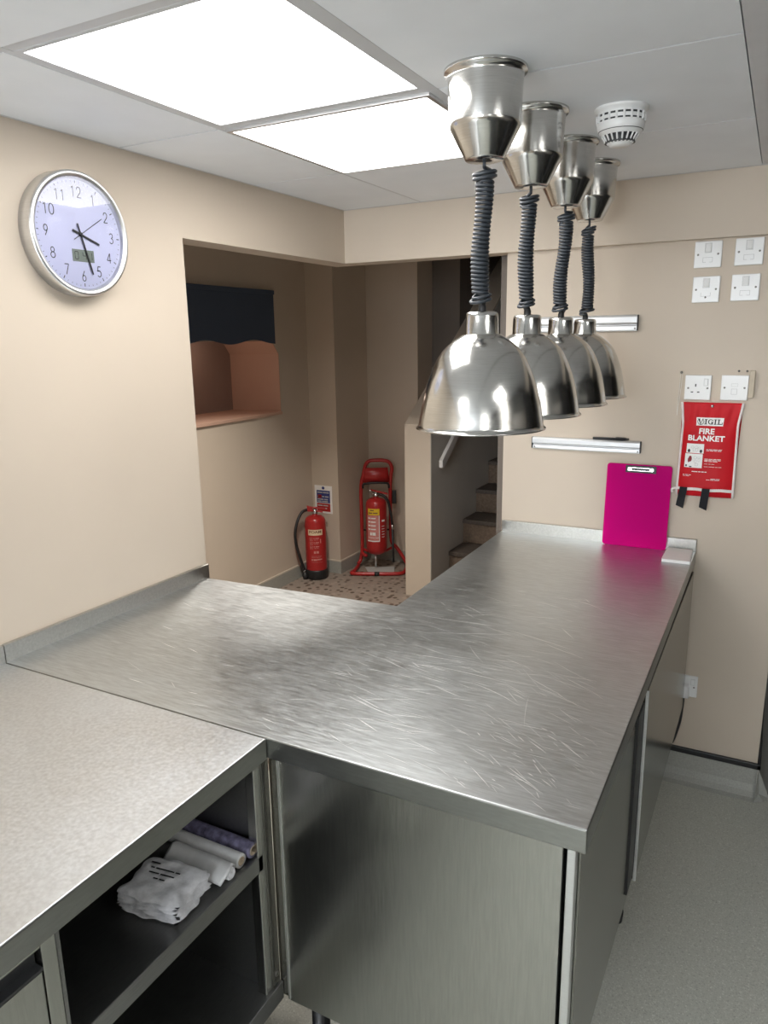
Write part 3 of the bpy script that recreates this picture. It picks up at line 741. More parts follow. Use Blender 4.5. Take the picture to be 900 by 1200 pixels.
# plug and cable by the cupboard
pg = thing('plug', 'white moulded plug with black cable in the low socket', 'plug', (1.400,YB,.36))
mb = MB(); mb.hexa([(1.381,YB-.034,.345),(1.419,YB-.034,.345),(1.422,YB-.0087,.340),(1.378,YB-.0087,.340),(1.384,YB-.032,.392),(1.416,YB-.032,.392),(1.419,YB-.0087,.397),(1.381,YB-.0087,.397)])
mb.build('plug_body', M['white_pl'], pg, bevel=.004, seg=3)
mb = MB(); q = [(1.402,YB-.022,.344),(1.402,YB-.022,.325),(1.400,YB-.022,.28),(1.397,YB-.022,.24),(1.390,YB-.024,.205),(1.383,YB-.030,.175),(1.377,YB-.040,.160)]
def smooth(pts, n=6):
    P = [Vector(p_) for p_ in pts]; out = []
    for i in range(len(P)-1):
        p0, p1, p2, p3 = P[max(i-1,0)], P[i], P[i+1], P[min(i+2,len(P)-1)]
        for k in range(n):
            t_ = k/n
            out.append(tuple(.5*((2*p1)+(p2-p0)*t_+(2*p0-5*p1+4*p2-p3)*t_**2+(3*p1-p0-3*p2+p3)*t_**3)))
    out.append(tuple(P[-1])); return out
mb.mat(0,True).tube(smooth(q), .0048, 8); mb.build('cable', M['black'], pg)

# ------------------------------------------------------------------ ticket rails, pen
def ticket_rail(x0, x1, zt, zb, label):
    t = thing('ticket_rail', label, 'rail', ((x0+x1)/2,YB,zb), 'aluminium ticket rails')
    hgt = zt-zb
    pr = [(0.0004,0),(.010,0),(.012,.004),(.011,hgt*.30),(.0075,hgt*.36),(.0075,hgt*.40),(.0145,hgt*.44),(.020,hgt*.52),(.0205,hgt*.86),(.017,hgt*.97),(.010,hgt),(.0004,hgt)]
    mb = MB(); mb.prism(pr, lambda u,v,h: (h,YB-u,zb+v), x1-.003, x0+.003); mb.build('body', M['alu_bright'], t)
    for xa,xe in ((x0,x0+.003),(x1-.003,x1)):
        mb = MB(); mb.prism([(.0004,.002),(.0195,.002),(.0195,hgt-.004),(.012,hgt-.001),(.0004,hgt-.001)], lambda u,v,h: (h,YB-u,zb+v), xe, xa); mb.build('end_cap', M['black'], t)
    for xs_ in (x0+.010,x1-.010):
        mb = MB(); mb.mat(0,True).lathe([(.0,-.0128),(.003,-.0126),(.0034,-.0095)], (xs_,YB,zb+hgt*.16), 12, 'y'); mb.build('screw', M['screw'], t)
    return t
ticket_rail(.716,1.157,1.7215,1.6660,'aluminium ticket rail on the back wall, upper one behind the lamps')
ticket_rail(.7955,1.1925,1.2830,1.2385,'aluminium ticket rail on the back wall, lower one holding a black pen')
pn = thing('pen', 'black pen lying along the top of the lower ticket rail', 'pen', (1.085,YB-.010,1.2835))
mb = MB(); mb.mat(0,True).lathe([(.0,0),(.0035,.0005),(.0042,.003),(.0042,.082)], (1.0215,YB-.0075,1.2875), 14, 'x', caps=(False,True)); mb.build('barrel', M['dark'], pn)
mb = MB(); mb.mat(0,True).lathe([(.0050,.082),(.0055,.084),(.0055,.112),(.0045,.117),(.003,.120),(.0025,.128),(.0,.129)], (1.0215,YB-.0075,1.2885), 14, 'x', caps=(True,False)); mb.box((1.107,YB-.0145,1.287),(1.139,YB-.0125,1.290)); mb.build('cap', M['black'], pn)

# ------------------------------------------------------------------ fire blanket
fb = thing('fire_blanket', 'red fire blanket pouch with white edging and black pull straps', 'fire blanket', (1.413,YB,1.10))
fx0, fx1, fz0, fz1 = 1.3200, 1.5085, 1.103, 1.4255
def fbw(z):   # half widths change along the height: pinched below the top
    s = (fz1-z)/(fz1-fz0)
    pin = .008*math.exp(-((s-.19)/.07)**2)*-1 if False else 0
    l = 1.3190 + (.0085 if s > .22 else .0085*s/.22)*1.0 - .006*max(0,(s-.22)) 
    r = 1.5090 - (.0105 if s > .22 else .0105*s/.22)*1.0 + .0045*max(0,(s-.22))
    return l, r
def fbd(u, s):  # bulge
    e_ = min(1, 4.2*u*(1-u)+.12); t_ = min(1, max(.10, (s-.03)/.30)) * min(1, .45+(1-s)*6)
    cr = .0018*math.sin(u*34+6*s)*math.exp(-((s-.12)/.12)**2)
    return .006 + .026*(e_**.5)*t_ + cr
def fp(u, s, off=0):
    z = fz1-(fz1-fz0)*s; l, r = fbw(z); return (l+(r-l)*u, YB-fbd(u,s)-off, z - .006*(1-u)*0)
NU, NS = 36, 44
mb = MB(); V, F = [], []
for j in range(NS+1):
    for i in range(NU+1): V.append(fp(i/NU, j/NS))
for j in range(NS):
    for i in range(NU): a = j*(NU+1)+i; F.append((a,a+NU+1,a+NU+2,a+1))
o_ = len(V)
for j in range(NS+1):
    for i in range(NU+1): x_,y_,z_ = fp(i/NU,j/NS); V.append((x_,YB-.0006,z_))
for j in range(NS):
    for i in (0,NU-1):
        pass
ring = [(j*(NU+1)) for j in range(NS+1)]
for j in range(NS):
    a, b = j*(NU+1), (j+1)*(NU+1); F.append((a,a+o_,b+o_,b)); a += NU; b += NU; F.append((a,b,b+o_,a+o_))
for i in range(NU):
    F.append((i,i+1,i+1+o_,i+o_)); a = NS*(NU+1)+i; F.append((a,a+o_,a+1+o_,a+1))
F.append((o_,o_+NU,o_+NS*(NU+1)+NU,o_+NS*(NU+1)))
mb.mat(0,True).faces(V,F); mb.build('pouch', M['red_f'], fb)
for side in (0.0,1.0):
    pts = [fp(side, j/20, .001) for j in range(21)]
    mb = MB(); mb.mat(0,True).tube(pts, .0042, 8); mb.build('side_binding', M['pouch_w'], fb)
mb = MB(); pts = [fp(u_, .918+.004*math.sin(u_*14), .003) for u_ in [k/20 for k in range(21)]]
V = []; F = []
for q in pts: V += [(q[0],q[1]-.001,q[2]+.005),(q[0],q[1]-.001,q[2]-.005)]
for i in range(20): F.append((2*i,2*i+1,2*i+3,2*i+2))
mb.faces(V,F); l0 = fp(0,.925,0); mb.mat(0,True).tube(smooth([(l0[0]+.004,l0[1]-.002,l0[2]),(l0[0]-.012,l0[1]-.003,l0[2]-.002),(l0[0]-.017,l0[1]-.003,l0[2]-.010),(l0[0]-.013,l0[1]-.003,l0[2]-.016)]), .0045, 8)
mb.build('lower_binding', M['pouch_w'], fb)
for uc, lean, ln in ((.130,.020,.066),(.535,.012,.066)):
    mb = MB(); a = fp(uc,.915,.006); w_ = .0125
    y_ = a[1]-.001
    x_ = a[0]
    mb.hexa([(x_-w_-lean*.45,y_,a[2]-ln+.004),(x_+w_-lean*.45,y_,a[2]-ln-.006),(x_+w_-lean*.45,y_+.002,a[2]-ln-.006),(x_-w_-lean*.45,y_+.002,a[2]-ln+.004),
             (x_-w_,y_,a[2]+.004),(x_+w_,y_,a[2]+.004),(x_+w_,y_+.002,a[2]+.004),(x_-w_,y_+.002,a[2]+.004)])
    mb.build('pull_strap', M['strap'], fb)
def flat_on_blanket(mb, u0, s0, V, F, off):     # V in metres from anchor (u,s): x right, y up
    out = []
    Wd, Hd = fx1-fx0, fz1-fz0
    for x_,y_ in V:
        u_ = u0+x_/Wd; s_ = s0-y_/Hd; out.append(fp(u_, s_, off))
    mb.faces(out, F)
def rect_b(mb, uc, sc, w, h, off, n=6):
    V = []; F = []
    for j in range(n+1):
        for i in range(n+1): V.append((-w/2+w*i/n, h/2-h*j/n))
    for j in range(n):
        for i in range(n): a = j*(n+1)+i; F.append((a,a+n+1,a+n+2,a+1))
    flat_on_blanket(mb, uc, sc, V, F, off)
mb = MB(); rect_b(mb, .495, .195, .092, .0270, .0022); mb.build('brand_panel', M['pap'], fb)
# VIGIL in slab capitals, the V inside a ring
mb = MB(); LZ = .0034
def bar(x_, y_, w, h): rect_b(mb, .495+x_/.1885, .195-y_/.3225, w, h, LZ, 2)
def poly_b(pts): flat_on_blanket(mb, .495, .195, pts, [tuple(range(len(pts)))], LZ)
ri, ro = .0096, .0114; cxv = -.0310
V = []; F = []
for k in range(25):
    a = PI*.86+PI*1.28*k/24
    V += [(cxv+ro*math.cos(a), .0008+ro*math.sin(a)),(cxv+ri*math.cos(a), .0008+ri*math.sin(a))]
for k in range(24): F.append((2*k,2*k+1,2*k+3,2*k+2)[::-1])
flat_on_blanket(mb, .495, .195, V, F, LZ)
poly_b([(cxv-.0100,.0090),(cxv-.0016,-.0078),(cxv+.0010,-.0078),(cxv-.0042,.0090)]); poly_b([(cxv+.0060,.0090),(cxv-.0004,-.0078),(cxv+.0010,-.0078),(cxv+.0086,.0090)])
bar(cxv-.0070,.0085,.0100,.0020); bar(cxv+.0074,.0085,.0055,.0020)
def I_(x_): bar(x_,0,.0038,.0165); bar(x_,.0075,.0090,.0020); bar(x_,-.0075,.0090,.0020)
I_(-.0135); I_(.0185)
V=[];F=[]; gx=.0025
for k in range(19):
    a = PI*.22+PI*1.62*k/18
    V += [(gx+.0088*math.cos(a),.0085*math.sin(a)),(gx+.0052*math.cos(a),.0062*math.sin(a))]
for k in range(18): F.append((2*k,2*k+1,2*k+3,2*k+2)[::-1])
flat_on_blanket(mb,.495,.195,V,F,LZ); bar(gx+.0060,-.0045,.0038,.0085); bar(gx+.0055,-.0008,.0085,.0020); bar(gx+.0078,.0055,.0018,.0050)
bar(.0300,0,.0038,.0165); bar(.0300,.0075,.0090,.0020); bar(.0345,-.0072,.0175,.0026); bar(.0425,-.0045,.0020,.0065)
mb.build('brand_lettering', M['ink'], fb)
mb = MB()
for txt, sc, sz in (('FIRE',.308,.0255),('BLANKET',.381,.0255)):
    V, F = text_geo(txt, sz, .0008, sx=1.16); flat_on_blanket(mb, .455, sc+.012, V, F, .0026)
def words(mb, u, s, spec, h, off=.0026, gap=.0022):
    x_ = 0
    for w_ in spec:
        rect_b(mb, u+(x_+w_/2)/.1885, s, w_, h, off, 2); x_ += w_+gap
words(mb,.48,.483,(.006,.012,.016,.012),.0018); words(mb,.48,.496,(.010,.012,.010,.012),.0018)
words(mb,.46,.585,(.012,.014,.010,.012),.0018); words(mb,.46,.597,(.012,.010,.016,.010),.0018); words(mb,.46,.609,(.012,.012,.016),.0018); words(mb,.46,.637,(.012,.008,.010),.0012); words(mb,.46,.667,(.014,.020,.008,.010),.0012)
words(mb,.25,.725,(.020,.008,.009,.007),.0026); words(mb,.09,.765,(.006,.010,.008),.0015); words(mb,.09,.778,(.008,.012),.0012); words(mb,.60,.795,(.016,.012),.0018); words(mb,.52,.807,(.012,.012,.016),.0015)
mb.build('lettering', M['pap'], fb)
mb = MB(); rect_b(mb, .275, .478, .060, .0325, .0022); rect_b(mb, .262, .610, .061, .0485, .0022); mb.build('picture_panel', M['pap'], fb)
mb = MB()
def blob(u, s, rx, ry, n=14): flat_on_blanket(mb, u, s, [(rx*math.cos(2*PI*k/n), ry*math.sin(2*PI*k/n)) for k in range(n)], [tuple(range(n))], .0032)
blob(.165,.505,.0045,.0060); blob(.385,.505,.0045,.0060); blob(.135,.665,.0030,.0040); blob(.215,.675,.0050,.0022)
mb.build('picture_shapes', M['ink'], fb)
mb = MB(); blob(.200,.590,.0060,.0105); blob(.175,.605,.0035,.0085); mb.build('red_figure', M['dred'], fb)
mb = MB(); s0 = .545
for (u, s, rx, ry) in ((.265,.570,.006,.004),(.34,.570,.005,.005),(.39,.575,.004,.004),(.295,.595,.004,.007),(.345,.598,.004,.007),(.33,.68,.006,.005),(.39,.68,.007,.003),(.40,.705,.004,.006),(.335,.72,.005,.006),(.36,.755,.006,.005)):
    n=10; V=[]; F=[]
    for k in range(n+1):
        a=2*PI*k/n; V += [(rx*math.cos(a),ry*math.sin(a)),((rx-.0009)*math.cos(a),(ry-.0009)*math.sin(a))]
    for k in range(n): F.append((2*k,2*k+1,2*k+3,2*k+2)[::-1])
    flat_on_blanket(mb,u-.038,s-.105,V,F,.0032)
mb.build('picture_lines', M['white_ed'], fb)
mb = MB(); a = fp(.505,.035,.003); mb.mat(0,True).lathe([(.0,-.003),(.004,-.0025),(.0055,0),(.0055,.003)], a, 14, 'y'); mb.build('hanging_hook', M['chrome'], fb)

# ------------------------------------------------------------------ pink clipboard leaning on the back wall
cb = thing('clipboard', 'translucent pink acrylic clipboard leaning on the back wall', 'clipboard', (1.192,YB-.04,.9005))
cxl, cxr, cH = 1.0810, 1.3040, .3010
def cbp(u, v, d):   # u 0..1 across, v metres up, d metres out from the face
    th = math.atan2(.026, .30); yb = YB-.0365
    return (cxl+(cxr-cxl)*u, yb + v*math.sin(th) - d*math.cos(th), .9008 + v*math.cos(th) + d*math.sin(th)*0)
rad = .010; W_ = cxr-cxl; pl = []
for (cx_,cy_,a0) in ((W_-rad,rad,-PI/2),(W_-rad,cH-rad,0),(rad,cH-rad,PI/2),(rad,rad,PI)):
    for k in range(6): a = a0+PI/2*k/5; pl.append((cx_+rad*math.cos(a), cy_+rad*math.sin(a)))
mb = MB(); mb.prism(pl, lambda u,v,h: cbp(u/W_,v,h), 0, .0030); mb.build('board', M['acryl'], cb, bevel=.0006)
mb = MB(); mb.prism([(.065,cH-.030),(.170,cH-.030),(.170,cH-.004),(.065,cH-.004)], lambda u,v,h: cbp(u/W_,v,h), .0034, .0052); cl_ = mb.build('clip', M['black'], cb, bevel=.0008)
mb = MB()
mb.prism([(.076,cH-.0235),(.159,cH-.0235),(.159,cH-.0095),(.076,cH-.0095)], lambda u,v,h: cbp(u/W_,v,h), .0053, .0095)
for xx in (.080,.155):
    mb.prism([(xx+.008*math.cos(k*PI/8), cH-.0165+.008*math.sin(k*PI/8)) for k in range(16)], lambda u,v,h: cbp(u/W_,v,h), .0053, .0115)
mb.build('spring_bar', M['chrome'], cl_, bevel=.001)
mb = MB(); mb.prism([(.088,cH-.0205),(.147,cH-.0205),(.147,cH-.0130),(.088,cH-.0130)], lambda u,v,h: cbp(u/W_,v,h), .0096, .0102); mb.build('slot', M['dark'], cl_)

# paper pad on the corner of the worktop
pp = thing('paper_pad', 'small stack of white paper slips at the worktop corner below the clipboard', 'paper', (1.355,2.84,.9005))
for k in range(5):
    dx, dy, r_ = random.uniform(-.003,.003), random.uniform(-.004,.004), random.uniform(-.02,.02)
    mb = MB(); z_ = .9006+.0021*k
    cs, sn = math.cos(r_), math.sin(r_)
    def rt(x_,y_): return (1.356+dx+x_*cs-y_*sn, 2.838+dy+x_*sn+y_*cs)
    pq = [rt(-.046,-.084),rt(.043,-.084),rt(.037,.074),rt(-.046,.074)]
    mb.prism(pq, lambda u,v,h: (u,v,h), z_, z_+.0018); mb.build('sheet', M['pap'], pp)

# ------------------------------------------------------------------ things on the shelf
SZ = .6425
bg = thing('bag_bundle', 'bundle of folded white plastic bags in clear wrap on the shelf', 'bags', (.60,1.02,SZ))
BX, BY, BR = .690, 1.028, math.radians(8)
def bl(u, v): return (BX+u*math.cos(BR)-v*math.sin(BR), BY+u*math.sin(BR)+v*math.cos(BR))
rnd = random.Random(5)
for k in range(7):
    mb = MB(); V=[]; F=[]; n1, n2 = 16, 16; z_ = SZ+.0045+.0058*k
    wv = [rnd.uniform(0,6) for _ in range(6)]
    top_ = []
    for j in range(n2+1):
        for i in range(n1+1):
            u = i/n1; v = j/n2
            ex = 1+.05*math.sin(wv[0]+9*v)+.035*math.sin(wv[1]+17*v); ey = 1+.05*math.sin(wv[2]+8*u)+.03*math.sin(wv[3]+19*u)
            px, py = bl((u-.5)*.128*ex, (v-.5)*.105*ey)
            edge = min(u,1-u,v,1-v)
            h_ = .0055*min(1,edge*9)**.5 + .0022*math.sin(15*u+wv[4])*math.sin(11*v+wv[5])*min(1,edge*6)
            top_.append((px,py,z_,h_))
    V = [(a,b,c_+h_) for a,b,c_,h_ in top_]+[(a,b,c_-h_*.75) for a,b,c_,h_ in top_]
    q = (n1+1)*(n2+1)
    for j in range(n2):
        for i in range(n1):
            a = j*(n1+1)+i; F.append((a,a+1,a+n1+2,a+n1+1)); F.append((q+a,q+a+n1+1,q+a+n1+2,q+a+1))
    mb.mat(0,True).faces(V,F); mb.build('folded_bag', M['poly'], bg)
mb = MB(); zt_ = SZ+.0045+.0058*6+.0078
def bfn(u,v): p_ = bl(u,v); return (p_[0],p_[1],zt_)
for (v,u,segs) in ((.030,-.048,(.020,)),(.018,-.040,(.008,.040,.010)),(.006,-.036,(.022,.030)),(-.006,-.018,(.010,.012))):
    x_ = u
    for s_ in segs:
        ribbon(mb, [(x_,v),(x_+s_,v)], .0032, bfn); x_ += s_+.003
mb.build('print', M['ink'], bg)

def roll(name, x0, x1, cy, r, mats, label, sheet=False, ang=0.0):
    t = thing('film_roll', label, 'roll', ((x0+x1)/2,cy,SZ), 'rolls of plastic film on the shelf')
    Lr = x1-x0; cz = SZ+r+.0006
    def tx(pts): return pts
    mb = MB(); mb.mat(0,True).lathe([(r*.62,Lr),(r*.97,Lr),(r,Lr-.002),(r,.002),(r*.97,0),(r*.62,0)][::-1], (x0,cy,cz), 32, 'x')
    if sheet:
        pass
    mb.build('film', mats[0], t)
    mb = MB(); mb.mat(0,True).lathe([(r*.48,-.001),(r*.62,-.001),(r*.62,Lr+.001),(r*.48,Lr+.001),(r*.48,-.001)], (x0,cy,cz), 32, 'x'); mb.build('core', M['card'], t)
    return t
roll('film_roll', .46, .766, 1.1940, .0165, [M['purple']], 'purple-printed film roll on the shelf against the corner post')
roll('film_roll', .46, .763, 1.1600, .0145, [M['poly2']], 'pale film roll with cardboard core in the middle of the shelf rolls')
rr_ = thing('polythene_bundle', 'frosted polythene sheet folded over beside the film rolls on the shelf', 'bags', (.69,1.12,SZ))
mb = MB(); V=[];F=[]
n1, n2 = 22, 16
for j in range(n2+1):
    for i in range(n1+1):
        u, v = i/n1, j/n2
        x_ = .615+.150*u + .006*math.sin(5*v)
        # profile across y: a loose fold resting on the shelf, wrapping a small bulge towards +y
        a = PI*1.25*v
        if v < .45:
            y_ = 1.094+.030*v/.45
            z_ = SZ+.006+.026*math.sin(v/.45*PI/2)+.002*math.sin(9*u+5*v)
        else:
            a = PI/2-(v-.45)/.55*PI*1.1; y_ = 1.124+.018*math.cos(a); z_ = SZ+.0165+.0155*math.sin(a)+.0008*math.sin(12*u)
        V.append((x_,y_,max(z_,SZ+.0012)))
for j in range(n2):
    for i in range(n1): a = j*(n1+1)+i; F.append((a,a+1,a+n1+2,a+n1+1))
mb.mat(0,True).faces(V,F); o = mb.build('sheet', M['poly2'], rr_)
sm_ = o.modifiers.new('thick','SOLIDIFY'); sm_.thickness = .0016
mb = MB(); mb.mat(0,True).lathe([(.0,0),(.0115,0),(.012,.003),(.012,.150),(.010,.152),(.006,.150),(.0,.146)], (.618,1.123,SZ+.0150), 24, 'x'); mb.build('inner_roll', M['poly'], rr_)

# ------------------------------------------------------------------ fire extinguishers, stand and sign
VD = Vector((1.6094,.1913,0))       # labels were turned towards the kitchen
def wrap(mb, cen, R, fa, V, F, off=.0008):
    """V = (x right, z up) metres laid on a cylinder whose front faces angle fa"""
    cx_,cy_ = cen; out = []
    for x_,z_ in V:
        a = fa + x_/R; out.append((cx_+(R+off)*math.cos(a), cy_+(R+off)*math.sin(a), z_))
    mb.faces(out, F)
def wrect(mb, cen, R, fa, x0, x1, z0, z1, off=.0008, n=10):
    V=[]; F=[]
    for i in range(n+1): V += [(x0+(x1-x0)*i/n, z0),(x0+(x1-x0)*i/n, z1)]
    for i in range(n): F.append((2*i,2*i+2,2*i+3,2*i+1))
    wrap(mb, cen, R, fa, V, F, off)
def wwords(mb, cen, R, fa, x, z, spec, h, off=.0014):
    for w_ in spec: wrect(mb, cen, R, fa, x, x+w_, z-h/2, z+h/2, off, 3); x += w_+.004
def ext_body(t, cx, cy, R, z0, zs, base=True):
    mb = MB(); pr = []
    if base: pr += [(R*.97,z0+.06)]
    else: pr += [(.0,z0),(R*.45,z0+.003),(R*.8,z0+.016),(R*.97,z0+.040)]
    pr += [(R,z0+.075),(R,zs-.055),(R*.97,zs-.034),(R*.86,zs-.016),(R*.62,zs-.003),(R*.30,zs+.002),(.018,zs+.006),(.018,zs+.020)]
    mb.mat(0,True).lathe(pr, (cx,cy,0), 40); mb.build('cylinder', M['red'], t)
    if base:
        mb = MB(); mb.mat(0,True).lathe([(.0,z0+.0002),(R*.98,z0+.0002),(R*1.06,z0+.008),(R*1.06,z0+.060),(R*1.02,z0+.070),(R*.97,z0+.070)], (cx,cy,0), 40); mb.build('base_ring', M['black'], t)
    mb = MB(); mb.mat(0,True).lathe([(.020,zs+.012),(.022,zs+.016),(.022,zs+.028),(.014,zs+.032),(.014,zs+.046),(.0,zs+.048)], (cx,cy,0), 20)
    mb.build('valve', M['chrome'], t)
e1c = (-1.190,4.405); R1 = .0745
E1 = thing('fire_extinguisher', 'red foam fire extinguisher with black base standing by the corridor wall', 'fire extinguisher', (e1c[0],e1c[1],0))
ext_body(E1, e1c[0], e1c[1], R1, 0, .455)
fa1 = math.atan2(VD.y-e1c[1], VD.x-e1c[0])
fd = Vector((math.cos(fa1),math.sin(fa1),0)); rd = Vector((-fd.y,fd.x,0))   # rd: to the right seen from the kitchen
def E1p(r_, f_, z_): v = Vector((e1c[0],e1c[1],0))+rd*r_+fd*f_; return (v.x,v.y,z_)
mb = MB(); zs=.455
mb.hexa([E1p(-.055,.010,zs+.058),E1p(.075,.010,zs+.040),E1p(.075,-.010,zs+.040),E1p(-.055,-.010,zs+.058),E1p(-.055,.010,zs+.068),E1p(.075,.010,zs+.050),E1p(.075,-.010,zs+.050),E1p(-.055,-.010,zs+.068)])
mb.hexa([E1p(-.04,.010,zs+.040),E1p(.055,.010,zs+.018),E1p(.055,-.010,zs+.018),E1p(-.04,-.010,zs+.040),E1p(-.04,.010,zs+.047),E1p(.055,.010,zs+.027),E1p(.055,-.010,zs+.027),E1p(-.04,-.010,zs+.047)])
mb.hexa([E1p(-.05,.013,zs+.03),E1p(-.01,.013,zs+.03),E1p(-.01,-.013,zs+.03),E1p(-.05,-.013,zs+.03),E1p(-.056,.013,zs+.072),E1p(-.02,.013,zs+.062),E1p(-.02,-.013,zs+.062),E1p(-.056,-.013,zs+.072)])
mb.build('lever', M['red'], E1, bevel=.002)
mb = MB(); mb.mat(0,True).tube([E1p(-.015,0,zs+.036),E1p(-.055,0,zs+.042)], .008, 10); mb.mat(0,True).lathe([(.0,.02),(.012,.021),(.013,.026),(.0,.028)],(E1p(0,.0,0)[0]+fd.x*.012,E1p(0,0,0)[1]+fd.y*.012,zs+.006),14); mb.build('hose_coupling', M['chrome'], E1)
mb = MB(); hp = smooth([E1p(-.052,0,zs+.042),E1p(-.088,.02,zs+.030),E1p(-.120,.05,zs-.02),E1p(-.140,.075,zs-.10),E1p(-.136,.075,zs-.19),E1p(-.116,.06,zs-.28),E1p(-.096,.04,zs-.36),E1p(-.090,.03,zs-.395)])
mb.mat(0,True).tube(hp, .0105, 10); hz = mb.build('hose', M['black'], E1)
mb = MB(); mb.mat(0,True).tube([E1p(-.0895,.03,zs-.385),E1p(-.087,.03,zs-.408)], [.0125,.0095], 12); mb.build('hose_ferrule', M['chrome'], E1)
mb = MB(); mb.mat(0,True).tube([E1p(-.087,.03,zs-.405),E1p(-.083,.03,zs-.44),E1p(-.08,.03,.003)], [.0125,.018,.019], 14); mb.build('nozzle', M['black'], E1)
mb = MB(); wrect(mb, e1c, R1, fa1, -.056, .050, .327, .368); bandm = mb.build('type_band', M['cream_l'], E1)
mb = MB(); V,F = text_geo('FOAM', .026, .0006, sx=1.25); V = [(x_,z_+.343) for x_,z_ in V]; wrap(mb, e1c, R1, fa1, [(x_-.003,z_) for x_,z_ in V], F, .0016); mb.build('type_lettering', M['brown_ink'], E1)
mb = MB()
for k in range(3):
    z_ = .300-.030*k
    for (x0_,x1_,z0_,z1_) in ((-.045,-.022,z_-.011,z_-.009),(-.045,-.022,z_+.009,z_+.011),(-.045,-.043,z_-.011,z_+.011),(-.024,-.022,z_-.011,z_+.011),(-.038,-.031,z_-.006,z_+.004)): wrect(mb,e1c,R1,fa1,x0_,x1_,z0_,z1_,.0012,2)
    wwords(mb,e1c,R1,fa1,-.016,z_+.006,(.008,.026),.006); wwords(mb,e1c,R1,fa1,-.012,z_-.005,(.014,.010),.003)
wwords(mb,e1c,R1,fa1,.030,.285,(.006,),.030)
wwords(mb,e1c,R1,fa1,-.016,.205,(.014,.016),.016); wwords(mb,e1c,R1,fa1,-.035,.176,(.040,.030),.002); wwords(mb,e1c,R1,fa1,-.036,.168,(.030,.034),.002); wwords(mb,e1c,R1,fa1,-.036,.150,(.012,.024),.012); wwords(mb,e1c,R1,fa1,.006,.152,(.034,),.009); wwords(mb,e1c,R1,fa1,-.036,.132,(.05,.024),.0015)
mb.build('instructions', M['pinkp'], E1)

# second one, in a red tubular stand
e2c = (-.885,4.745); R2 = .0760
fa2 = math.atan2(VD.y-e2c[1], VD.x-e2c[0]); f2 = Vector((math.cos(fa2),math.sin(fa2),0)); r2 = Vector((-f2.y,f2.x,0))
def E2p(r_, f_, z_, c=None): v = Vector((e2c[0],e2c[1],0))+r2*r_+f2*f_; return (v.x,v.y,z_)
E2 = thing('fire_extinguisher', 'red fire extinguisher with yellow label hung in the tubular stand', 'fire extinguisher', (e2c[0],e2c[1],.12))
ext_body(E2, e2c[0], e2c[1], R2, .120, .540, False)
mb = MB(); zs=.540
mb.hexa([E2p(-.04,.010,zs+.056),E2p(.085,.010,zs+.022),E2p(.085,-.010,zs+.022),E2p(-.04,-.010,zs+.056),E2p(-.04,.010,zs+.066),E2p(.085,.010,zs+.034),E2p(.085,-.010,zs+.034),E2p(-.04,-.010,zs+.066)])
mb.hexa([E2p(-.03,.010,zs+.034),E2p(.08,.010,zs+.002),E2p(.08,-.010,zs+.002),E2p(-.03,-.010,zs+.034),E2p(-.03,.010,zs+.042),E2p(.08,.010,zs+.012),E2p(.08,-.010,zs+.012),E2p(-.03,-.010,zs+.042)])
mb.build('lever', M['red'], E2, bevel=.002)
mb = MB(); mb.mat(0,True).tube(smooth([E2p(.012,.0,zs+.030),E2p(.055,.012,zs+.016),E2p(.088,.02,zs-.03),E2p(.106,.022,zs-.12),E2p(.115,.022,zs-.20)]), .0095, 10); mb.build('hose', M['black'], E2)
mb = MB(); mb.mat(0,True).tube([E2p(.115,.022,zs-.195),E2p(.116,.022,zs-.235)], .0115, 12); mb.build('hose_ferrule', M['chrome'], E2)
mb = MB(); mb.mat(0,True).tube([E2p(.116,.022,zs-.23),E2p(.119,.022,zs-.45),E2p(.120,.022,zs-.475)], [.0105,.0075,.0095], 12); mb.build('lance', M['black'], E2)
mb = MB(); mb.mat(0,True).lathe([(.0,.025),(.010,.026),(.010,.034),(.0,.036)], (e2c[0]+f2.x*.018-r2.x*.02,e2c[1]+f2.y*.018-r2.y*.02,zs+.006), 12); mb.mat(0,True).tube([E2p(-.05,.012,zs+.062),E2p(-.025,.012,zs+.046)], .007, 8); mb.build('pin_ring', M['chrome'], E2)
fl2 = fa2-.38
mb = MB(); wrect(mb, e2c, R2, fl2, -.038, .052, .428, .475); mb.build('type_band', M['yellow'], E2)
mb = MB(); wwords(mb, e2c, R2, fl2, -.018, .463, (.030,), .008); wwords(mb, e2c, R2, fl2, -.030, .443, (.030,.034), .009); mb.build('type_lettering', M['brown_ink'], E2)
mb = MB(); wrect(mb, e2c, R2, fl2, -.045, .052, .232, .426); mb.build('label_panel', M['pinkp'], E2)
mb = MB()
for k in range(4): wwords(mb,e2c,R2,fl2,-.036,.405-.027*k,(.020,.036),.008); 
wwords(mb,e2c,R2,fl2,-.020,.290,(.014,.024),.022); wwords(mb,e2c,R2,fl2,-.036,.262,(.05,.026),.003)
wrect(mb,e2c,R2,fl2,.046,.052,.232,.426,.0014); wrect(mb,e2c,R2,fl2,-.045,.052,.232,.240,.0014)
wwords(mb,e2c,R2,fl2,.068,.385,(.026,),.014)
for k in range(5): wwords(mb,e2c,R2,fl2,.068,.345-.020*k,(.024,),.004)
mb.build('instructions', M['pap'], E2)

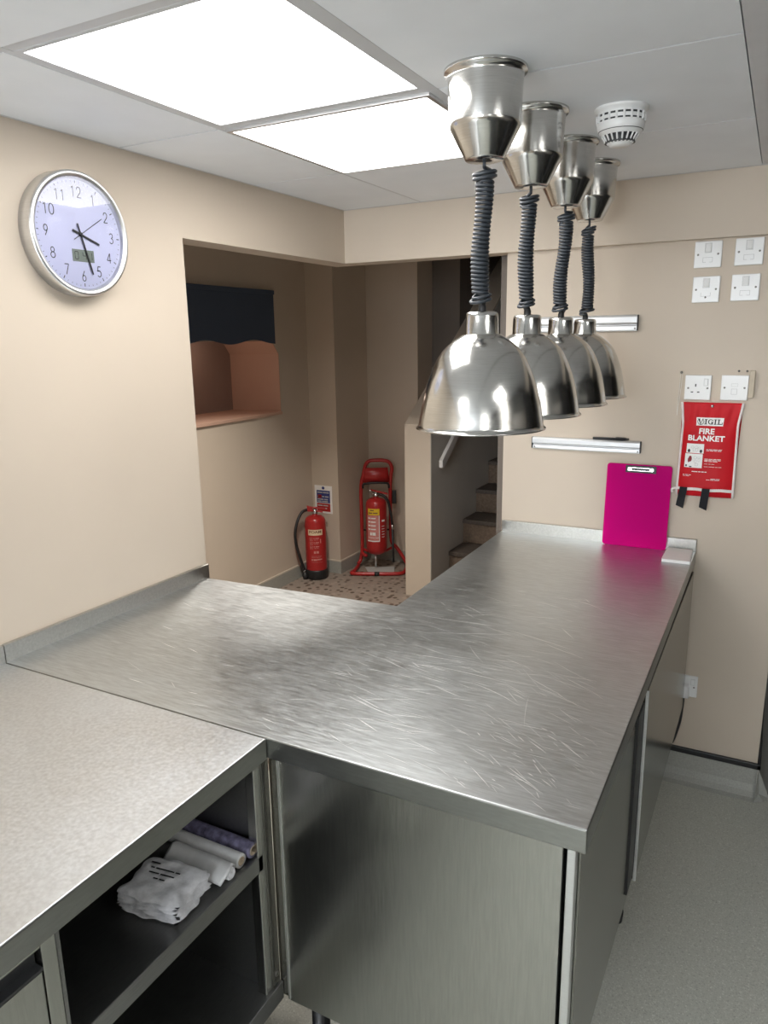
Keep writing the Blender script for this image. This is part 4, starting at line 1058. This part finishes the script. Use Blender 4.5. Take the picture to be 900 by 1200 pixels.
SD = thing('extinguisher_stand', 'red tubular floor stand with carrying loop holding an extinguisher', 'stand', (e2c[0],e2c[1],0))
rT = .0135
mb = MB()
loop = smooth([E2p(-.140,-.06,.012+rT*0+.002+rT),E2p(-.120,-.085,.06),E2p(-.108,-.090,.16),E2p(-.108,-.088,.40),E2p(-.108,-.085,.60),E2p(-.088,-.085,.70),E2p(-.072,-.085,.765),E2p(-.045,-.085,.795),E2p(.0,-.085,.800),E2p(.060,-.085,.798),E2p(.098,-.085,.785),E2p(.118,-.085,.745),E2p(.112,-.085,.69),E2p(.105,-.085,.60),E2p(.105,-.088,.40),E2p(.108,-.090,.20),E2p(.150,-.080,.14),E2p(.215,-.05,.04),E2p(.222,-.02,.002+rT)])
mb.mat(0,True).tube(loop, rT, 10); 
mb.build('loop_frame', M['red'], SD)
mb = MB(); foot = smooth([E2p(-.140,-.06,.001+rT),E2p(-.165,.06,.001+rT),E2p(-.185,.105,.001+rT),E2p(-.160,.135,.001+rT),E2p(.0,.150,.001+rT),E2p(.120,.155,.001+rT),E2p(.170,.145,.001+rT),E2p(.200,.10,.001+rT),E2p(.222,-.02,.001+rT)])
mb.mat(0,True).tube(foot, rT, 10); mb.build('foot_frame', M['red'], SD)
mb = MB(); mb.mat(0,True).tube([E2p(-.02,.1495,.001+rT),E2p(.015,.1500,.001+rT)], rT+.002, 10); mb.build('rubber_band', M['black'], SD)
mb = MB(); V=[];F=[]
for i in range(9):
    r_ = -.098+.196*i/8; f_ = -.078+.016*math.sin(PI*i/8)
    V += [E2p(r_*1.04,f_,.640-.006*math.sin(PI*i/8)),E2p(r_*.90,f_,.748)]
for i in range(8): F.append((2*i,2*i+2,2*i+3,2*i+1))
mb.mat(0,True).faces(V,F); o = mb.build('back_plate', M['red'], SD); s_ = o.modifiers.new('thick','SOLIDIFY'); s_.thickness = .004
mb = MB(); mb.mat(0,True).tube(smooth([E2p(-.095,-.060,.600),E2p(-.088,-.055,.630),E2p(-.04,-.05,.640),E2p(.04,-.05,.640),E2p(.088,-.055,.632),E2p(.095,-.060,.600)]), .008, 8); mb.build('rubber_edge', M['black'], SD)
mb = MB(); mb.hexa([E2p(.116,-.105,.475),E2p(.150,-.105,.475),E2p(.150,-.085,.475),E2p(.116,-.085,.475),E2p(.116,-.105,.575),E2p(.150,-.105,.575),E2p(.150,-.085,.575),E2p(.116,-.085,.575)]); mb.build('side_clip', M['black'], SD, bevel=.004)
mb = MB(); mb.mat(0,True).tube([E2p(-.108,-.088,.28),E2p(.108,-.088,.28)], .006, 8); mb.build('cross_bar', M['black'], SD)
mb = MB(); mb.mat(0,True).tube(smooth([E2p(-.110,-.088,.150),E2p(-.105,-.02,.120),E2p(-.075,.02,.112)],4), .012, 8); mb.mat(0,True).tube(smooth([E2p(-.110,-.088,.14),E2p(-.05,-.04,.128),E2p(.05,-.04,.128),E2p(.11,-.088,.14)],4), .010, 8); mb.build('cradle', M['red'], SD)
mb = MB(); mb.mat(0,True).tube([E2p(-.01,.0,.1195),E2p(-.01,.0,.025)],.007,8); mb.build('support_rod', M['alu'], SD)
mb = MB(); mb.hexa([E2p(-.09,-.05,.0006),E2p(.13,-.05,.0006),E2p(.12,.10,.0006),E2p(-.06,.10,.0006),E2p(-.09,-.05,.006),E2p(.13,-.05,.006),E2p(.12,.10,.006),E2p(-.06,.10,.006)]); mb.build('base_plate', M['white_ed'], SD)

# sign on the pier behind the first extinguisher
sg = thing('safety_sign', 'blue and red safety notice with a white border on the corridor wall', 'sign', (-1.205,4.55,.44))
sy = 4.55
mb = MB(); mb.box((-1.2790,sy-.003,.438),(-1.1330,sy-.0005,.640)); mb.build('board', M['pap'], sg)
mb = MB(); mb.box((-1.262,sy-.0038,.515),(-1.150,sy-.003,.605)); mb.build('blue_panel', M['navy'], sg)
mb = MB(); mb.box((-1.262,sy-.0038,.452),(-1.150,sy-.003,.511)); mb.build('red_panel', M['red'], sg)
mb = MB(); mb.mat(0,True).lathe([(.0,-.0040),(.011,-.0040),(.011,-.003)], (-1.206,sy,.623), 18, 'y'); mb.build('emblem', M['navy'], sg)
mb = MB()
for z_, sp in ((.590,(.04,.05)),(.560,(.03,.02,.03)),(.540,(.05,.03)),(.525,(.03,.05)),(.495,(.04,.04)),(.475,(.05,.02))):
    x_ = -1.254
    for w_ in sp: mb.box((x_,sy-.0044,z_-.004),(x_+w_,sy-.0038,z_+.004)); x_ += w_+.006
mb.build('lettering', M['white_ed'], sg)
mb = MB(); mb.box((-1.252,sy-.0044,.548),(-1.222,sy-.0039,.572)); mb.build('pictogram', M['red'], sg)

# ------------------------------------------------------------------ the unseen half of the kitchen (equipment added for the steel's reflections)
cn = thing('extraction_canopy', 'unseen stainless extraction canopy on the right, added for the reflections', 'canopy', (3.1,.4,1.6))
mb = MB(); mb.prism([(2.45,1.75),(2.45,1.62),(2.50,1.62),(2.50,1.70),(3.44,1.70),(3.44,1.62),(3.49,1.62),(3.49,2.10),(2.70,2.10)], lambda u,v,h: (u,h,v), 2.2, -1.2); mb.build('hood', M['canopy'], cn)
fr_ = thing('added_dark_fridge', 'unseen tall dark fridge shape on the right, added to darken the lamp reflections', 'fridge', (2.95,2.3,0))  # unseen dark block, added so the lamp shades reflect something dark
mb = MB(); mb.box((2.40,2.23,.08),(3.4,2.85,1.95)); mb.build('body', M['dark'], fr_, bevel=.012)
mb = MB(); mb.box((2.375,2.25,.14),(2.3995,2.83,1.90)); d_ = mb.build('door', M['dark'], fr_, bevel=.006)
mb = MB(); mb.tube([(2.374,2.3,.9),(2.34,2.3,.92),(2.34,2.3,1.28),(2.374,2.3,1.30)], .010, 8); mb.build('handle', M['alu'], d_)
for (x,y) in ((2.5,2.32),(3.3,2.32),(2.5,2.78),(3.3,2.78)):
    mb = MB(); mb.lathe([(.025,0),(.025,.0805)],(x,y,0),14,caps=(True,True)); mb.build('foot', M['black'], fr_)
rg_ = thing('cooking_range', 'unseen dark cooking range under the canopy, added for the reflections', 'cooker', (3.1,.4,0))
mb = MB(); mb.box((2.50,-1.1,.10),(3.49,2.1,.88)); mb.build('body', M['dark'], rg_, bevel=.01)
mb = MB(); mb.box((2.47,-1.1,.881),(3.49,2.1,.92)); mb.build('hob', M['canopy'], rg_, bevel=.005)
for (x,y) in ((2.8,-1.0),(2.8,2.0),(3.4,-1.0),(3.4,2.0)):
    mb = MB(); mb.lathe([(.03,0),(.03,.1005)],(x,y,0),16,caps=(True,True)); mb.build('foot', M['black'], rg_)

# ------------------------------------------------------------------ lights and world
w = bpy.data.worlds.new('World'); scene.world = w; w.use_nodes = True
w.node_tree.nodes['Background'].inputs[0].default_value = (.75,.85,1,1); w.node_tree.nodes['Background'].inputs[1].default_value = .0
hl_ = bpy.data.lights.new('hatch_fill_light', 'POINT'); hl_.energy = .5; hl_.color = (1,.80,.66); hl_.shadow_soft_size = .03  # small warm fill light added inside the hatch, without a fitting
ho = bpy.data.objects.new('hatch_fill_light', hl_); ho.location = (XC-.2,3.75,HZ1-.05); C.objects.link(ho)

cl2 = bpy.data.lights.new('corridor_fill_light', 'AREA'); cl2.shape = 'DISK'; cl2.size = .16; cl2.energy = 18; cl2.color = (1,.93,.84); cl2.spread = math.radians(100)  # fill light added above the corridor to lift its lower walls and floor
c2 = bpy.data.objects.new('corridor_fill_light', cl2); c2.location = (-.45,3.0,2.39); C.objects.link(c2)
# ------------------------------------------------------------------ camera
f, yaw, pitch, rollc = 863.5254, .4903, -.23, -.0151
cyw, syw = math.cos(yaw), math.sin(yaw)
fw = Vector((-syw*math.cos(pitch), cyw*math.cos(pitch), math.sin(pitch)))
right = Vector((cyw,syw,0)); up = right.cross(fw)
r_ = right*math.cos(rollc)+up*math.sin(rollc); u_ = -right*math.sin(rollc)+up*math.cos(rollc)
cam = bpy.data.cameras.new('camera'); cam.sensor_fit = 'HORIZONTAL'; cam.sensor_width = 36; cam.lens = f/900*36; cam.clip_start = .02
co = bpy.data.objects.new('camera', cam); C.objects.link(co)
Mx = Matrix(((r_.x,u_.x,-fw.x,1.6094),(r_.y,u_.y,-fw.y,.1913),(r_.z,u_.z,-fw.z,1.6502),(0,0,0,1)))
co.matrix_world = Mx
scene.camera = co
for o in bpy.data.objects:
    if '_org' in o: del o['_org']
vs = scene.view_settings
scene.display_settings.display_device = 'sRGB'
vs.view_transform = 'Standard'; vs.look = 'None'; vs.gamma = 1; vs.use_curve_mapping = False; vs.exposure = .35
scene.cycles.max_bounces = 10; scene.cycles.diffuse_bounces = 6; scene.cycles.glossy_bounces = 6; scene.cycles.transmission_bounces = 8
scene.cycles.sample_clamp_indirect = 6; scene.cycles.use_denoising = True; scene.cycles.caustics_reflective = True; scene.cycles.blur_glossy = 1.0; scene.cycles.caustics_refractive = False
